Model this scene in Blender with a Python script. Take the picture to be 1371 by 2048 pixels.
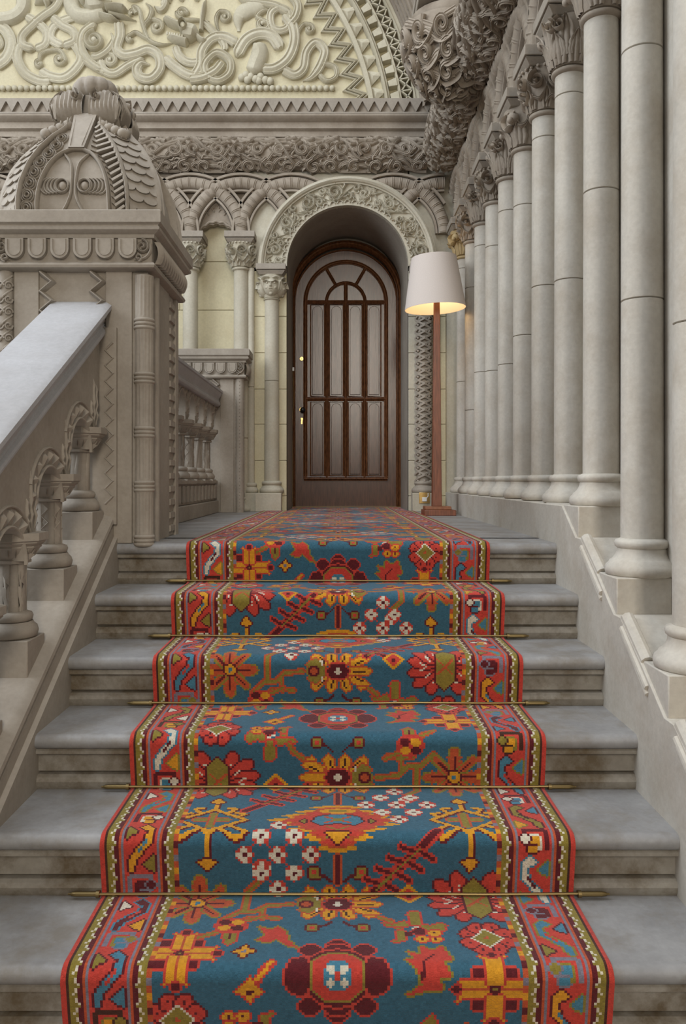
import bpy, math, random
import numpy as np
from math import sin, cos, pi, radians, sqrt, hypot
random.seed(7)
for o in list(bpy.data.objects): bpy.data.objects.remove(o)
SC = bpy.context.scene
COL = SC.collection
# ------------------------------------------------------------------ camera
F = 1650.0
cam_d = bpy.data.cameras.new('camera'); cam = bpy.data.objects.new('camera', cam_d); COL.objects.link(cam)
cam.location = (0, -3.44, .265); cam.rotation_euler = (pi/2, 0, 0)
cam_d.sensor_fit = 'AUTO'; cam_d.sensor_width = 36; cam_d.lens = 36*F/2048
cam_d.shift_x = 8.5/2048; cam_d.shift_y = -64/2048
cam_d.clip_start = .05; cam_d.clip_end = 200
SC.camera = cam
# ------------------------------------------------------------------ light
SC.view_settings.view_transform = 'Standard'; SC.view_settings.look = 'None'
SC.view_settings.exposure = -0.08; SC.view_settings.gamma = 1.0; SC.view_settings.use_curve_mapping = False
w = bpy.data.worlds.new('daylit_hall'); SC.world = w; w.use_nodes = True
nt = w.node_tree; nt.nodes.clear()
tc = nt.nodes.new('ShaderNodeTexCoord'); sx = nt.nodes.new('ShaderNodeSeparateXYZ'); cr = nt.nodes.new('ShaderNodeValToRGB')
bg = nt.nodes.new('ShaderNodeBackground'); wo = nt.nodes.new('ShaderNodeOutputWorld')
mr = nt.nodes.new('ShaderNodeMapRange'); mr.inputs[1].default_value = -1; mr.inputs[2].default_value = 1
nt.links.new(tc.outputs['Generated'], sx.inputs[0]); nt.links.new(sx.outputs['Z'], mr.inputs[0]); nt.links.new(mr.outputs[0], cr.inputs[0])
nt.links.new(cr.outputs[0], bg.inputs[0]); nt.links.new(bg.outputs[0], wo.inputs[0])
e = cr.color_ramp.elements; e[0].position = .35; e[0].color = (.30, .26, .21, 1); e[1].position = 1; e[1].color = (.84, .92, 1.1, 1)
m_ = e.new(.6); m_.color = (.66, .62, .56, 1)
bg.inputs[1].default_value = .50
def area(name, loc, target, sx_, sy_, power, col):
    d = bpy.data.lights.new(name, 'AREA'); d.shape = 'RECTANGLE'; d.size = sx_; d.size_y = sy_; d.energy = power; d.color = col
    o = bpy.data.objects.new(name, d); COL.objects.link(o); o.location = loc
    from mathutils import Vector
    o.rotation_euler = (Vector(target)-Vector(loc)).to_track_quat('-Z', 'Y').to_euler(); return o
area('skylight', (-1.6, -1.0, 7.5), (-.3, 1.2, 0), 4.0, 5.0, 300, (.88, .94, 1.0))
area('hall_window', (-5.6, -1.2, 3.6), (.6, .8, .6), 3.2, 4.0, 330, (.87, .93, 1.0))
area('tall_window', (.45, -8.9, 3.3), (.1, 4.4, 1.2), 1.0, 3.6, 300, (1.0, .91, .78))

# ------------------------------------------------------------------ materials
def nodes(m):
    m.use_nodes = True; n = m.node_tree; n.nodes.clear()
    b = n.nodes.new('ShaderNodeBsdfPrincipled'); o = n.nodes.new('ShaderNodeOutputMaterial'); n.links.new(b.outputs[0], o.inputs[0])
    return n, b
def stone(name, c1, c2, stain=None, stain_amt=.35, rough=.75, scale=3.0, bump=.25, stretch=(1, 1, 1)):
    m = bpy.data.materials.new(name); n, b = nodes(m); N = n.nodes; L = n.links
    t = N.new('ShaderNodeNewGeometry'); mp = N.new('ShaderNodeMapping'); mp.inputs['Scale'].default_value = stretch
    L.new(t.outputs['Position'], mp.inputs[0])
    n1 = N.new('ShaderNodeTexNoise'); n1.inputs['Scale'].default_value = scale; n1.inputs['Detail'].default_value = 6; n1.inputs['Roughness'].default_value = .65
    L.new(mp.outputs[0], n1.inputs['Vector'])
    r = N.new('ShaderNodeValToRGB'); r.color_ramp.elements[0].position = .32; r.color_ramp.elements[1].position = .7
    r.color_ramp.elements[0].color = (*c1, 1); r.color_ramp.elements[1].color = (*c2, 1); L.new(n1.outputs[0], r.inputs[0])
    n2 = N.new('ShaderNodeTexNoise'); n2.inputs['Scale'].default_value = 60; n2.inputs['Detail'].default_value = 4; L.new(t.outputs['Position'], n2.inputs['Vector'])
    mx = N.new('ShaderNodeMix'); mx.data_type = 'RGBA'; mx.blend_type = 'MULTIPLY'; mx.inputs[0].default_value = .35
    gr = N.new('ShaderNodeValToRGB'); gr.color_ramp.elements[0].position = .3; gr.color_ramp.elements[0].color = (.72, .72, .72, 1); gr.color_ramp.elements[1].position = .65; gr.color_ramp.elements[1].color = (1, 1, 1, 1)
    L.new(n2.outputs[0], gr.inputs[0]); L.new(r.outputs[0], mx.inputs[6]); L.new(gr.outputs[0], mx.inputs[7])
    out = mx.outputs[2]
    if stain:
        n3 = N.new('ShaderNodeTexNoise'); n3.inputs['Scale'].default_value = 4.5; n3.inputs['Detail'].default_value = 8; n3.inputs['Roughness'].default_value = .7
        L.new(t.outputs['Position'], n3.inputs['Vector'])
        rr = N.new('ShaderNodeValToRGB'); rr.color_ramp.elements[0].position = .46; rr.color_ramp.elements[0].color = (0, 0, 0, 1); rr.color_ramp.elements[1].position = .64; rr.color_ramp.elements[1].color = (stain_amt,)*3+(1,)
        L.new(n3.outputs[0], rr.inputs[0])
        m2 = N.new('ShaderNodeMix'); m2.data_type = 'RGBA'; L.new(rr.outputs[0], m2.inputs[0]); L.new(out, m2.inputs[6]); m2.inputs[7].default_value = (*stain, 1); out = m2.outputs[2]
    L.new(out, b.inputs['Base Color']); b.inputs['Roughness'].default_value = rough
    bp = N.new('ShaderNodeBump'); bp.inputs['Strength'].default_value = bump; bp.inputs['Distance'].default_value = .004; L.new(n2.outputs[0], bp.inputs['Height']); L.new(bp.outputs[0], b.inputs['Normal'])
    return m
def plain(name, c, rough=.5, metal=0, emit=None, es=0, noise=0, stretch=(1, 1, 1), scale=20, coat=0, spec=None):
    m = bpy.data.materials.new(name); n, b = nodes(m); N = n.nodes; L = n.links
    b.inputs['Roughness'].default_value = rough; b.inputs['Metallic'].default_value = metal; b.inputs['Base Color'].default_value = (*c, 1)
    if coat: b.inputs['Coat Weight'].default_value = coat; b.inputs['Coat Roughness'].default_value = .18
    if noise:
        t = N.new('ShaderNodeNewGeometry'); mp = N.new('ShaderNodeMapping'); mp.inputs['Scale'].default_value = stretch
        L.new(t.outputs['Position'], mp.inputs[0]); n1 = N.new('ShaderNodeTexNoise'); n1.inputs['Scale'].default_value = scale; n1.inputs['Detail'].default_value = 5
        L.new(mp.outputs[0], n1.inputs['Vector']); r = N.new('ShaderNodeValToRGB'); r.color_ramp.elements[0].position = .3; r.color_ramp.elements[1].position = .7
        r.color_ramp.elements[0].color = tuple(x*(1-noise) for x in c)+(1,); r.color_ramp.elements[1].color = tuple(min(1, x*(1+noise)) for x in c)+(1,)
        L.new(n1.outputs[0], r.inputs[0]); L.new(r.outputs[0], b.inputs['Base Color'])
        bp = N.new('ShaderNodeBump'); bp.inputs['Strength'].default_value = .12; bp.inputs['Distance'].default_value = .002; L.new(n1.outputs[0], bp.inputs['Height']); L.new(bp.outputs[0], b.inputs['Normal'])
    if emit: b.inputs['Emission Color'].default_value = (*emit, 1); b.inputs['Emission Strength'].default_value = es
    return m
GREY = stone('warm_grey_sandstone', (.30, .258, .208), (.375, .33, .272), stain=(.20, .165, .125), stain_amt=.3)
FRZ = stone('weathered_carved_sandstone', (.29, .24, .185), (.38, .325, .26), stain=(.20, .155, .11), stain_amt=.4)
PALE = stone('pale_column_stone', (.49, .45, .385), (.60, .56, .485), stain=(.34, .27, .19), stain_amt=.35, stretch=(1, 1, .5))
CREAM = stone('cream_limestone', (.56, .50, .325), (.64, .58, .40), stain=(.50, .42, .27), stain_amt=.4, stretch=(1, 1, .5))
CRELIEF = stone('cream_carved_stone', (.52, .475, .35), (.60, .555, .43), stain=(.40, .355, .25), stain_amt=.45)
JAMB = stone('jamb_limestone', (.46, .425, .335), (.55, .51, .41), stain=(.38, .32, .22), stain_amt=.4, stretch=(1, 1, .4))
TREAD = stone('worn_grey_step_stone', (.23, .225, .222), (.34, .335, .33), stain=(.17, .14, .10), stain_amt=.6, rough=.5, scale=5)
RISER = stone('stained_riser_stone', (.21, .185, .15), (.32, .295, .25), stain=(.10, .068, .032), stain_amt=.9, rough=.7, scale=7)
MORTAR = stone('mortar', (.16, .14, .11), (.22, .19, .15), rough=.9)
GLOWST = stone('amber_glow_painted_stone', (.42, .30, .14), (.52, .38, .19), rough=.6)  # amber glow of the floor lamp painted into the corner capital's base colour
WOOD = plain('dark_polished_oak', (.088, .038, .022), rough=.24, noise=.35, stretch=(10, 10, 1.2), scale=7)
WOODM = plain('dark_oak_moulding', (.15, .062, .026), rough=.26, noise=.4, stretch=(6, 6, 2), scale=9)
LWOOD = plain('reddish_lamp_wood', (.19, .060, .028), rough=.4, noise=.35, stretch=(12, 12, .8), scale=12)
BRASS = plain('brass', (.72, .50, .20), rough=.25, metal=1)
RODM = plain('aged_brass', (.26, .19, .085), rough=.45, metal=1)
BLACK = plain('black_knob', (.012, .012, .014), rough=.25)
WHITE = plain('white_plastic', (.75, .75, .72), rough=.4)
LINEN = plain('linen_shade', (.62, .55, .50), rough=.9, noise=.06, scale=300)
LINING = plain('shade_lining', (.85, .74, .58), rough=.8, emit=(1, .74, .45), es=.12)
BULB = plain('lamp_bulb_glass', (1, .9, .7), emit=(1, .75, .42), es=8)

# ------------------------------------------------------------------ mesh building
class MB:
    def __init__(s): s.v = []; s.f = []
    def add(s, vs, fs):
        b = len(s.v); s.v.extend([tuple(map(float, p)) for p in vs]); s.f.extend([tuple(b+i for i in f) for f in fs]); return s
    def grid(s, P, cu=False, cv=False):
        n = len(P); m = len(P[0]); vs = [p for r in P for p in r]; fs = []
        for i in range(n if cu else n-1):
            for j in range(m if cv else m-1):
                a = i; b = (i+1) % n; c = j; d = (j+1) % m
                fs.append((a*m+c, b*m+c, b*m+d, a*m+d))
        return s.add(vs, fs)
    def box(s, x0, x1, y0, y1, z0, z1):
        return s.add([(x0, y0, z0), (x1, y0, z0), (x1, y1, z0), (x0, y1, z0), (x0, y0, z1), (x1, y0, z1), (x1, y1, z1), (x0, y1, z1)],
                     [(0, 3, 2, 1), (4, 5, 6, 7), (0, 1, 5, 4), (1, 2, 6, 5), (2, 3, 7, 6), (3, 0, 4, 7)])
    def hexa(s, B, T):   # two rings of the same length, bottom and top
        n = len(B); return s.add(list(B)+list(T), [tuple(range(n))[::-1], tuple(range(n, 2*n))]+[(i, (i+1) % n, n+(i+1) % n, n+i) for i in range(n)])
    def prism(s, poly, fn, a, b):   # poly of 2d points, fn(p,q,t)->xyz, extruded from a to b
        return s.hexa([fn(p, q, a) for p, q in poly], [fn(p, q, b) for p, q in poly])
    def lathe(s, prof, c=(0, 0, 0), seg=32, a0=0, a1=2*pi, cap=True):
        full = abs(a1-a0-2*pi) < 1e-6; n = seg if full else seg+1
        P = [[(c[0]+r*cos(a0+(a1-a0)*i/seg), c[1]+r*sin(a0+(a1-a0)*i/seg), c[2]+z) for r, z in prof] for i in range(n)]
        s.grid(P, cu=full)
        if cap and full:
            for j in (0, -1):
                if prof[j][0] > 1e-4: s.add([P[i][j] for i in range(n)], [tuple(range(n))])
        return s
    def tube(s, pts, r, seg=8, closed=False):
        from mathutils import Vector
        n = len(pts); V = [Vector(p) for p in pts]; rr = r if hasattr(r, '__len__') else [r]*n; R = []; prev = None
        for i in range(n):
            t = (V[(i+1) % n]-V[i-1]) if closed else (V[min(n-1, i+1)]-V[max(0, i-1)])
            t.normalize()
            if prev is None: prev = t.orthogonal().normalized()
            prev = (prev-t*prev.dot(t)); prev.normalize(); b = t.cross(prev)
            R.append([tuple(V[i]+prev*(rr[i]*cos(2*pi*k/seg))+b*(rr[i]*sin(2*pi*k/seg))) for k in range(seg)])
        s.grid(R, cu=closed, cv=True)
        if not closed: s.add(R[0], [tuple(range(seg))]); s.add(R[-1], [tuple(range(seg))])
        return s
    def ball(s, c, r, seg=12, rings=8, sc=(1, 1, 1)):
        P = [[(c[0]+r*sc[0]*sin(pi*j/rings)*cos(2*pi*i/seg), c[1]+r*sc[1]*sin(pi*j/rings)*sin(2*pi*i/seg), c[2]+r*sc[2]*cos(pi*j/rings)) for j in range(rings+1)] for i in range(seg)]
        return s.grid(P, cu=True)
    def build(s, name, mat, parent=None, ang=35, bevel=0, smooth=True):
        me = bpy.data.meshes.new(name); o = bpy.data.objects.new(name, me)
        off = np.array(parent['_w'] if parent is not None and '_w' in parent else (0, 0, 0), float)
        V = np.array(s.v, float).reshape(-1, 3)-off
        me.from_pydata(V.tolist(), [], s.f); me.update(); me.validate()
        bm = bmesh_fix(me)
        if smooth: me.shade_smooth(); me.set_sharp_from_angle(angle=radians(ang))
        me.materials.append(mat); COL.objects.link(o)
        if parent is not None: o.parent = parent
        if bevel:
            bv = o.modifiers.new('bevel', 'BEVEL'); bv.width = bevel; bv.segments = 2; bv.limit_method = 'ANGLE'; bv.angle_limit = radians(40)
        return o
import bmesh
def bmesh_fix(me):
    b = bmesh.new(); b.from_mesh(me); bmesh.ops.remove_doubles(b, verts=b.verts, dist=1e-5); bmesh.ops.recalc_face_normals(b, faces=b.faces); b.to_mesh(me); b.free()
def tag(o, label=None, cat=None, group=None, kind=None):
    if label: o['label'] = label
    if cat: o['category'] = cat
    if group: o['group'] = group
    if kind: o['kind'] = kind
    return o
def thing(name, loc, label, cat, group=None):
    o = bpy.data.objects.new(name, None); COL.objects.link(o); o.empty_display_size = .1; o.location = loc; o['_w'] = tuple(loc)
    return tag(o, label, cat, group, 'thing')
def dup(root, loc, label):
    r = root.copy(); COL.objects.link(r); r.location = loc; r['_w'] = tuple(loc); r['label'] = label
    def rec(o, p):
        for ch in list(o.children):
            c = ch.copy(); COL.objects.link(c); c.parent = p; rec(ch, c)
    rec(root, r); return r
def sub(o, parent):   # a sub-part built in world space, given to a part at world origin or inside a thing
    o.parent = parent; return o
def cr_spline(pts, n=8, closed=False):
    P = [np.array(p, float) for p in pts]; out = []; m = len(P)
    for i in range(m if closed else m-1):
        p0 = P[i-1] if (closed or i > 0) else 2*P[0]-P[1]; p1 = P[i]; p2 = P[(i+1) % m]; p3 = P[(i+2) % m] if (closed or i+2 < m) else 2*P[-1]-P[-2]
        for k in range(n):
            t = k/n; out.append(.5*((2*p1)+(-p0+p2)*t+(2*p0-5*p1+4*p2-p3)*t*t+(-p0+3*p1-3*p2+p3)*t**3))
    if not closed: out.append(P[-1])
    return out
ROUND = [(-1, -.05), (-.92, .38), (-.6, .8), (0, 1), (.6, .8), (.92, .38), (1, -.05)]
GROOVE = [(-1, -.05), (-.95, .62), (-.7, .85), (-.48, .62), (-.2, .86), (0, .95), (.2, .86), (.48, .62), (.7, .85), (.95, .62), (1, -.05)]
FLAT = [(-1, -.05), (-1, .85), (-.8, 1), (.8, 1), (1, .85), (1, -.05)]
def strip(mb, pts, w, h, mf, prof=ROUND, taper=(0, 0), closed=False, hmod=None):
    n = len(pts); P = [np.array(p, float) for p in pts]; G = []
    for i in range(n):
        t = (P[(i+1) % n]-P[i-1]) if closed else (P[min(n-1, i+1)]-P[max(0, i-1)])
        l = hypot(*t) or 1; nx, ny = -t[1]/l, t[0]/l; q = i/(n-1)
        k = 1.0
        if taper[0] and q < taper[0]: k = max(.12, q/taper[0])**.7
        if taper[1] and q > 1-taper[1]: k = max(.12, (1-q)/taper[1])**.7
        ww = (w(q) if callable(w) else w)*k; hh = (h(q) if callable(h) else h)*min(1, k*1.3)
        if hmod: hh = hh*hmod(q)
        G.append([mf(P[i][0]+nx*ww*a, P[i][1]+ny*ww*a, hh*b) for a, b in prof])
    mb.grid(G, cu=closed)
    if not closed: mb.add(G[0], [tuple(range(len(prof)))]); mb.add(G[-1], [tuple(range(len(prof)))])
def spiral(cx, cy, r, a0, turns, d=1, n=26, r1=.12):
    return [(cx+r*(1-(1-r1)*i/n)*cos(a0+d*turns*2*pi*i/n), cy+r*(1-(1-r1)*i/n)*sin(a0+d*turns*2*pi*i/n)) for i in range(n+1)]
def arc(cx, cy, r, a0, a1, n=24): return [(cx+r*cos(a0+(a1-a0)*i/n), cy+r*sin(a0+(a1-a0)*i/n)) for i in range(n+1)]
def W(px, py, D): return ((px-677)*D/F, D-3.44, .265-(py-960)*D/F)

# ================================================================== STRUCTURE
T, R = .31, .171
XL, XR = -.93, .91
WY = 3.61          # face of the back wall
DY = 4.46          # door plane
def struct(mb, name, mat, **k): return tag(mb.build(name, mat, **k), kind='structure')
# floor of the landing
fl = MB(); fl.box(-1.35, XR, .30, WY+.02, -.3, 0); fl.box(-.45, .60, WY-.02, DY+.1, -.3, -.001)
fl.box(-1.5, XL-.006, .03, .31, -.3, -.001); floor = struct(fl, 'floor', TREAD)
# lower landing at the foot of the stairs
lf = MB(); lf.box(-5.5, 5, -9, -2.95, -1.98, -1.881); lf.box(-5.5, -1.3, -2.95, 3.6, -1.98, -1.881)
struct(lf, 'floor_lower', TREAD)

# right plinth wall with sawtooth top
blk_top = [.163, -.061, -.282, -.503, -.72]; blk_D = [3.165, 2.725, 2.30, 1.87, 1.43]
poly = [(WY, -1.9), (WY, .163-.002)]
poly2 = [(3.37-3.44, .161)]
for i in range(5):
    zb = blk_top[i]-.118; Df = blk_D[i]
    poly2 += [(Df+.01-3.44, zb), (Df-.055-3.44, zb)]
    if i < 4: poly2 += [(blk_D[i+1]+.195-3.44, blk_top[i+1])]
poly += poly2+[(1.3-3.44, -.95), (1.3-3.44, -1.9)]
pw = MB(); pw.prism(poly, lambda p, q, t: (t, p, q), XR, 1.10)
plinth = struct(pw, 'baseboard_right', PALE, bevel=.003)
rm = MB()
for i in range(4):       # raking roll mouldings between the plinth blocks
    y0, z0 = blk_D[i]-.06-3.44, blk_top[i]-.118; y1, z1 = blk_D[i+1]+.19-3.44, blk_top[i+1]
    rm.tube([(XR+.022, y0, z0), (XR+.022, y1, z1-.004)], .022, 10)
    for k, rr in ((.034, .010), (.056, .008)):
        dy, dz = (z1-z0), -(y1-y0); l = hypot(dy, dz); dy, dz = dy/l*k, dz/l*k
        rm.tube([(XR-.001, y0+.0+dy*-1*-1, z0+dz*-1*-1 if False else z0-k*.9), (XR-.001, y1-.06, z1-k*.9-.035)], rr, 8)
rm.build('raking_moulding', PALE, plinth)
for i in range(5):
    b = MB(); b.box(XR+.008, 1.10, blk_D[i]-3.44, (blk_D[i]+(.21 if i else .5))-3.44, blk_top[i]-.12, blk_top[i]+.002)
    b.build('plinth_block', PALE, plinth, bevel=.004)

# right wall behind the columns
rw = MB(); rw.box(1.105, 1.4, -3.4, WY+.3, -1.9, 5.6); wall_r = struct(rw, 'wall_right', PALE)
# right wall ashlar pieces seen between column one and nought
# ------------------------------------------------------------------ back wall
bw = MB()
bw.box(-7.5, -.80, 3.74, 4.0, -1.9, 3.2)                       # recessed wall behind the blind arcade
bw.box(-.80, -.452, WY, 4.0, -.3, 2.08); bw.box(.602, 1.11, WY, 4.0, -.3, 2.08)
bw.box(-7.5, 1.4, 3.74, 4.0, 2.83, 5.6)
DX, DZ, DR = .075, 2.077, .514
seg = 36                                                          # wall over the door with arched opening
for i in range(seg):
    a, b = pi*i/seg, pi*(i+1)/seg; xa, za, xb, zb = DX+DR*cos(a), DZ+DR*sin(a), DX+DR*cos(b), DZ+DR*sin(b)
    bw.add([(xa, WY, za), (xb, WY, zb), (xb, WY, 2.95), (xa, WY, 2.95)], [(0, 1, 2, 3)])
bw.box(-.80, DX-DR-.013, WY, 4.0, 2.0, 2.95); bw.box(DX+DR+.013, 1.11, WY, 4.0, 2.0, 2.95)
wall_b = struct(bw, 'wall_back', JAMB)
rv = MB()                                                         # reveal of the door niche
prof = [(DX+DR, 0)]+[(DX+DR*cos(pi*i/seg), DZ+DR*sin(pi*i/seg)) for i in range(seg+1)]+[(DX-DR, 0)]
rv.grid([[(x, WY-.01, z), (x, DY+.05, z)] for x, z in prof])
out = [(DX+DR+.25, 0)]+[(DX+(DR+.25)*cos(pi*i/seg), DZ+(DR+.25)*sin(pi*i/seg)) for i in range(seg+1)]+[(DX-DR-.25, 0)]
rv.grid([[(x, DY+.05, z), (X, DY+.05, Z)] for (x, z), (X, Z) in zip(prof, out)])
rv.grid([[(x, WY+.02, z), (x, DY+.05, z)] for x, z in out])
rv.box(-.75, .9, DY+.05, DY+.12, -.3, 3.0); rv.build('door_reveal', GREY, wall_b)
# cream ashlar blocks in the recessed panels and on the piers
def block(x0, x1, z0, z1, y, mat, dep=.02):
    b = MB(); g = .0022; q = .003
    b.hexa([(x0+g, y+dep, z0+g), (x1-g, y+dep, z0+g), (x1-g, y+dep, z1-g), (x0+g, y+dep, z1-g)], [(x0+g, y+q, z0+g), (x1-g, y+q, z0+g), (x1-g, y+q, z1-g), (x0+g, y+q, z1-g)])
    b.add([(x0+g, y+q, z0+g), (x1-g, y+q, z0+g), (x1-g, y+q, z1-g), (x0+g, y+q, z1-g), (x0+g+q, y, z0+g+q), (x1-g-q, y, z0+g+q), (x1-g-q, y, z1-g-q), (x0+g+q, y, z1-g-q)], [(0, 1, 5, 4), (1, 2, 6, 5), (2, 3, 7, 6), (3, 0, 4, 7), (4, 5, 6, 7)])
    return b.build('stone_block', mat, wall_b, smooth=False)
zs = [0, .42, .86, 1.27, 1.74, 2.16, 2.62]
for j in range(len(zs)-1):
    off = (0, .17, .34)[j % 3] if j != 3 else .1
    x = -4.5+off
    while x < -.82:
        x2 = min(x+.52+.07*((j*7) % 3), -.80); block(x, x2, zs[j], zs[j+1], 3.725, CREAM); x = x2
zp = [0, .13, .43, .74, 1.04, 1.35, 1.66, 2.05]
for j in range(7):
    block(-.80, -.62, zp[j], zp[j+1], WY-.012, CREAM); block(-.62, -.442, zp[j], zp[j+1], WY-.012, CREAM)
    block(.592, .79, zp[j], zp[j+1], WY-.012, JAMB); block(.79, .86, zp[j], zp[j+1], WY-.03, JAMB); block(.86, .915, zp[j], zp[j+1], WY-.012, CREAM)

# ------------------------------------------------------------------ interlaced arches (both walls)
ZS = 2.36
mapB = lambda u, v, h: (u, WY-.01-h, v)
mapR = lambda u, v, h: (1.005-h, u, v)
def ring(mf, u, rho, clip=None, name='interlaced_arch', parent=None, phase=0):
    m = MB(); n = 210
    pts = arc(u, ZS, rho, 0, pi, n)
    ok = lambda p: (not clip or clip[0] <= p[0] <= clip[1]) and (mf is not mapB or hypot(p[0]-.075, p[1]-2.077) > .735)
    pts = [p for p in pts if ok(p)]
    if len(pts) < 6: return
    nb = 22*len(pts)/n
    def hm(q):
        f = (q*nb) % 1.0
        return 1.0+(.11 if (f < .10 or .2 < f < .30) else 0)
    rollp = [(-.72, -.05)]+[(-.72*cos(a), .25+.75*sin(a)) for a in np.linspace(0, pi, 9)]+[(.72, -.05)]
    strip(m, pts, .072, .062, mf, prof=rollp, hmod=hm)
    strip(m, [(p[0], p[1]) for p in arc(u, ZS, rho+.070, 0, pi, 60) if ok(p)], .012, .05, mf, prof=FLAT)
    strip(m, [(p[0], p[1]) for p in arc(u, ZS, rho-.066, 0, pi, 60) if ok(p)], .010, .035, mf, prof=FLAT)
    m.build(name, FRZ if mf is mapB else FRZ, parent)
SPB = .4316
uB = [-.83-SPB*k for k in range(0, 8)]          # back-wall columns left of the door
for k in range(-1, 8): ring(mapB, -.83-SPB*k, SPB, clip=(-4.5, .92), parent=wall_b)
ring(mapB, -.83+2*SPB, SPB, clip=(-4.5, .90), parent=wall_b); ring(mapB, -.83+3*SPB, SPB, clip=(-4.5, .90), parent=wall_b); ring(mapB, -.83+4*SPB, SPB, clip=(-4.5, .90), parent=wall_b)
SPR = .441
yR = [2.83-3.44+SPR*(k-1) for k in range(-1, 11)]    # column index -1..10
def infill(mf, c0, c1, parent, zlow=2.30, crown=2.45, ztop=2.95, back=-.10, front=-.028, mat=FRZ):
    # slab between two columns with a scalloped arched lower edge
    m = MB(); n = 48; lo = []; 
    r0 = .048
    for i in range(n+1):
        q = i/n; u = c0+(c1-c0)*q; a = pi*(1-q); hw = (c1-c0)/2-r0
        d = abs(u-(c0+c1)/2)
        if d >= hw: z = 2.2
        else:
            z = zlow+(crown-zlow)*sqrt(max(0, 1-(d/hw)**2)); z += .012*abs(sin(q*pi*7))
        lo.append((u, z))
    m.grid([[mf(u, z, front), mf(u, ztop, front)] for u, z in lo])
    m.grid([[mf(u, z, front), mf(u, z, back)] for u, z in lo])
    # raised scalloped lip
    strip(m, [(u, z+.018) for u, z in lo if abs(u-(c0+c1)/2) < (c1-c0)/2-r0-.004], .012, .018, lambda u, v, h: mf(u, v, front+h), prof=ROUND)
    zt = 2.62; c = (c0+c1)/2
    for j in range(-2, 3): strip(m, arc(c+j*.045, zt-.03-abs(j)*.03, .024, 0, pi, 8), .006, .010, lambda u, v, h: mf(u, v, front+h))
    m.build('arcade_infill', mat, parent)
for k in range(7): infill(mapB, uB[k+1], uB[k], wall_b)
infill(mapB, uB[0], -.45, wall_b, zlow=2.3)
for k in range(11): infill(mapR, yR[k], yR[k+1], wall_r, back=-.105, front=-.022)
for k in range(0, 12): ring(mapR, yR[k], SPR, clip=(-2, WY), parent=wall_r)

# ------------------------------------------------------------------ scroll carving generator
def strands(mb, L, H, mf, n, w, h, lam, seed=0):
    rnd = random.Random(seed)
    for i in range(n):
        v0 = H*(i+.5)/n; ph = rnd.uniform(0, 6.3); am = H/n*.75; P = []; u = 0
        while u <= L: P.append((u, min(H*.97, max(H*.03, v0+am*sin(2*pi*u/lam+ph)+am*.35*sin(4.7*pi*u/lam+2*ph))))); u += lam/14
        strip(mb, P, w, h, mf, prof=GROOVE)
def scrolls(mb, L, H, mf, unit=.17, w=.013, h=.030, seed=1, rows=2, prof=GROOVE, curl=1.15, n=20):
    rnd = random.Random(seed); nu = max(1, int(round(L/unit))); un = L/nu; rh = H/rows
    for r in range(rows):
        vc = rh*(r+.5)
        for i in range(nu):
            u = un*(i+.5)+rnd.uniform(-.1, .1)*un+(un/2 if r % 2 else 0); sgn = 1 if (i+r) % 2 else -1; d = rnd.choice((-1, 1)) if rnd.random() < .25 else sgn
            rr = rh*.40*rnd.uniform(.85, 1.15); a0 = rnd.uniform(-.5, .5)+(pi/2 if sgn > 0 else -pi/2); hh = h*rnd.uniform(.75, 1.25)
            sp = spiral(u, vc, rr, a0, curl*rnd.uniform(.9, 1.3), d, n=n)
            lead = [(u-d*0+sp[0][0]-u+(-d*sgn)*un*.75*0-un*.62*(1 if d*sgn > 0 else -1), vc-sgn*rh*.34), (u-un*.3*(1 if d*sgn > 0 else -1), vc+sgn*rh*.05*0+sgn*rh*.2)]
            pts = cr_spline([lead[0], lead[1]]+[sp[0], sp[2]], 4)+sp[3:]
            strip(mb, pts, w*rnd.uniform(.9, 1.25), hh, mf, prof=prof, taper=(.22, .12))
            mb_b = mf(sp[-1][0], sp[-1][1], hh*.6)
            # leaf lobes off the back of the scroll
            for q in range(3):
                a = a0+d*(.6+q*1.0); p0 = (u+rr*.95*cos(a), vc+rr*.95*sin(a)); p1 = (u+rr*1.55*cos(a+.35*d), vc+rr*1.5*sin(a+.35*d)); p2 = (u+rr*1.7*cos(a+.8*d), vc+rr*1.35*sin(a+.8*d))
                strip(mb, cr_spline([p0, p1, p2], 4), w*.75, hh*.8, mf, prof=ROUND, taper=(.1, .6))
# carved roll friezes
TR = .165; TZ = 3.03; TYc = WY-.0
tb = MB(); ang0, ang1 = radians(-75), radians(85)
def mapTB(u, v, h):      # u along X, v 0..H round the roll
    a = ang0+(ang1-ang0)*v/HB; r = TR-.03+h; return (u-4.4, TYc+.02-r*cos(a), TZ+r*sin(a))
HB = TR*(ang1-ang0)
tb.grid([[mapTB(0, HB*j/14, 0) for j in range(15)], [mapTB(5.15, HB*j/14, 0) for j in range(15)]])
scrolls(tb, 5.15, HB, mapTB, unit=.175, seed=3, rows=3, w=.017, h=.034)
strands(tb, 5.15, HB, mapTB, 6, .017, .024, .42, 5); strands(tb, 5.15, HB, mapTB, 3, .014, .031, .60, 8)
tb.build('scroll_frieze', FRZ, wall_b)
TXc = .93; TRR = .235
tr = MB(); b0, b1 = radians(-100), radians(75)
HR = TRR*(b1-b0)
def mapTR(u, v, h):
    a = b0+(b1-b0)*v/HR; r = TRR-.035+h; return (TXc-r*cos(a), u-1.6, TZ+.02+r*sin(a))
tr.grid([[mapTR(0, HR*j/14, 0) for j in range(15)], [mapTR(5.05, HR*j/14, 0) for j in range(15)]])
scrolls(tr, 5.05, HR, mapTR, unit=.18, seed=9, rows=5, w=.016, h=.038)
strands(tr, 5.05, HR, mapTR, 10, .016, .026, .38, 15); strands(tr, 5.05, HR, mapTR, 6, .014, .034, .55, 18)
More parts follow.
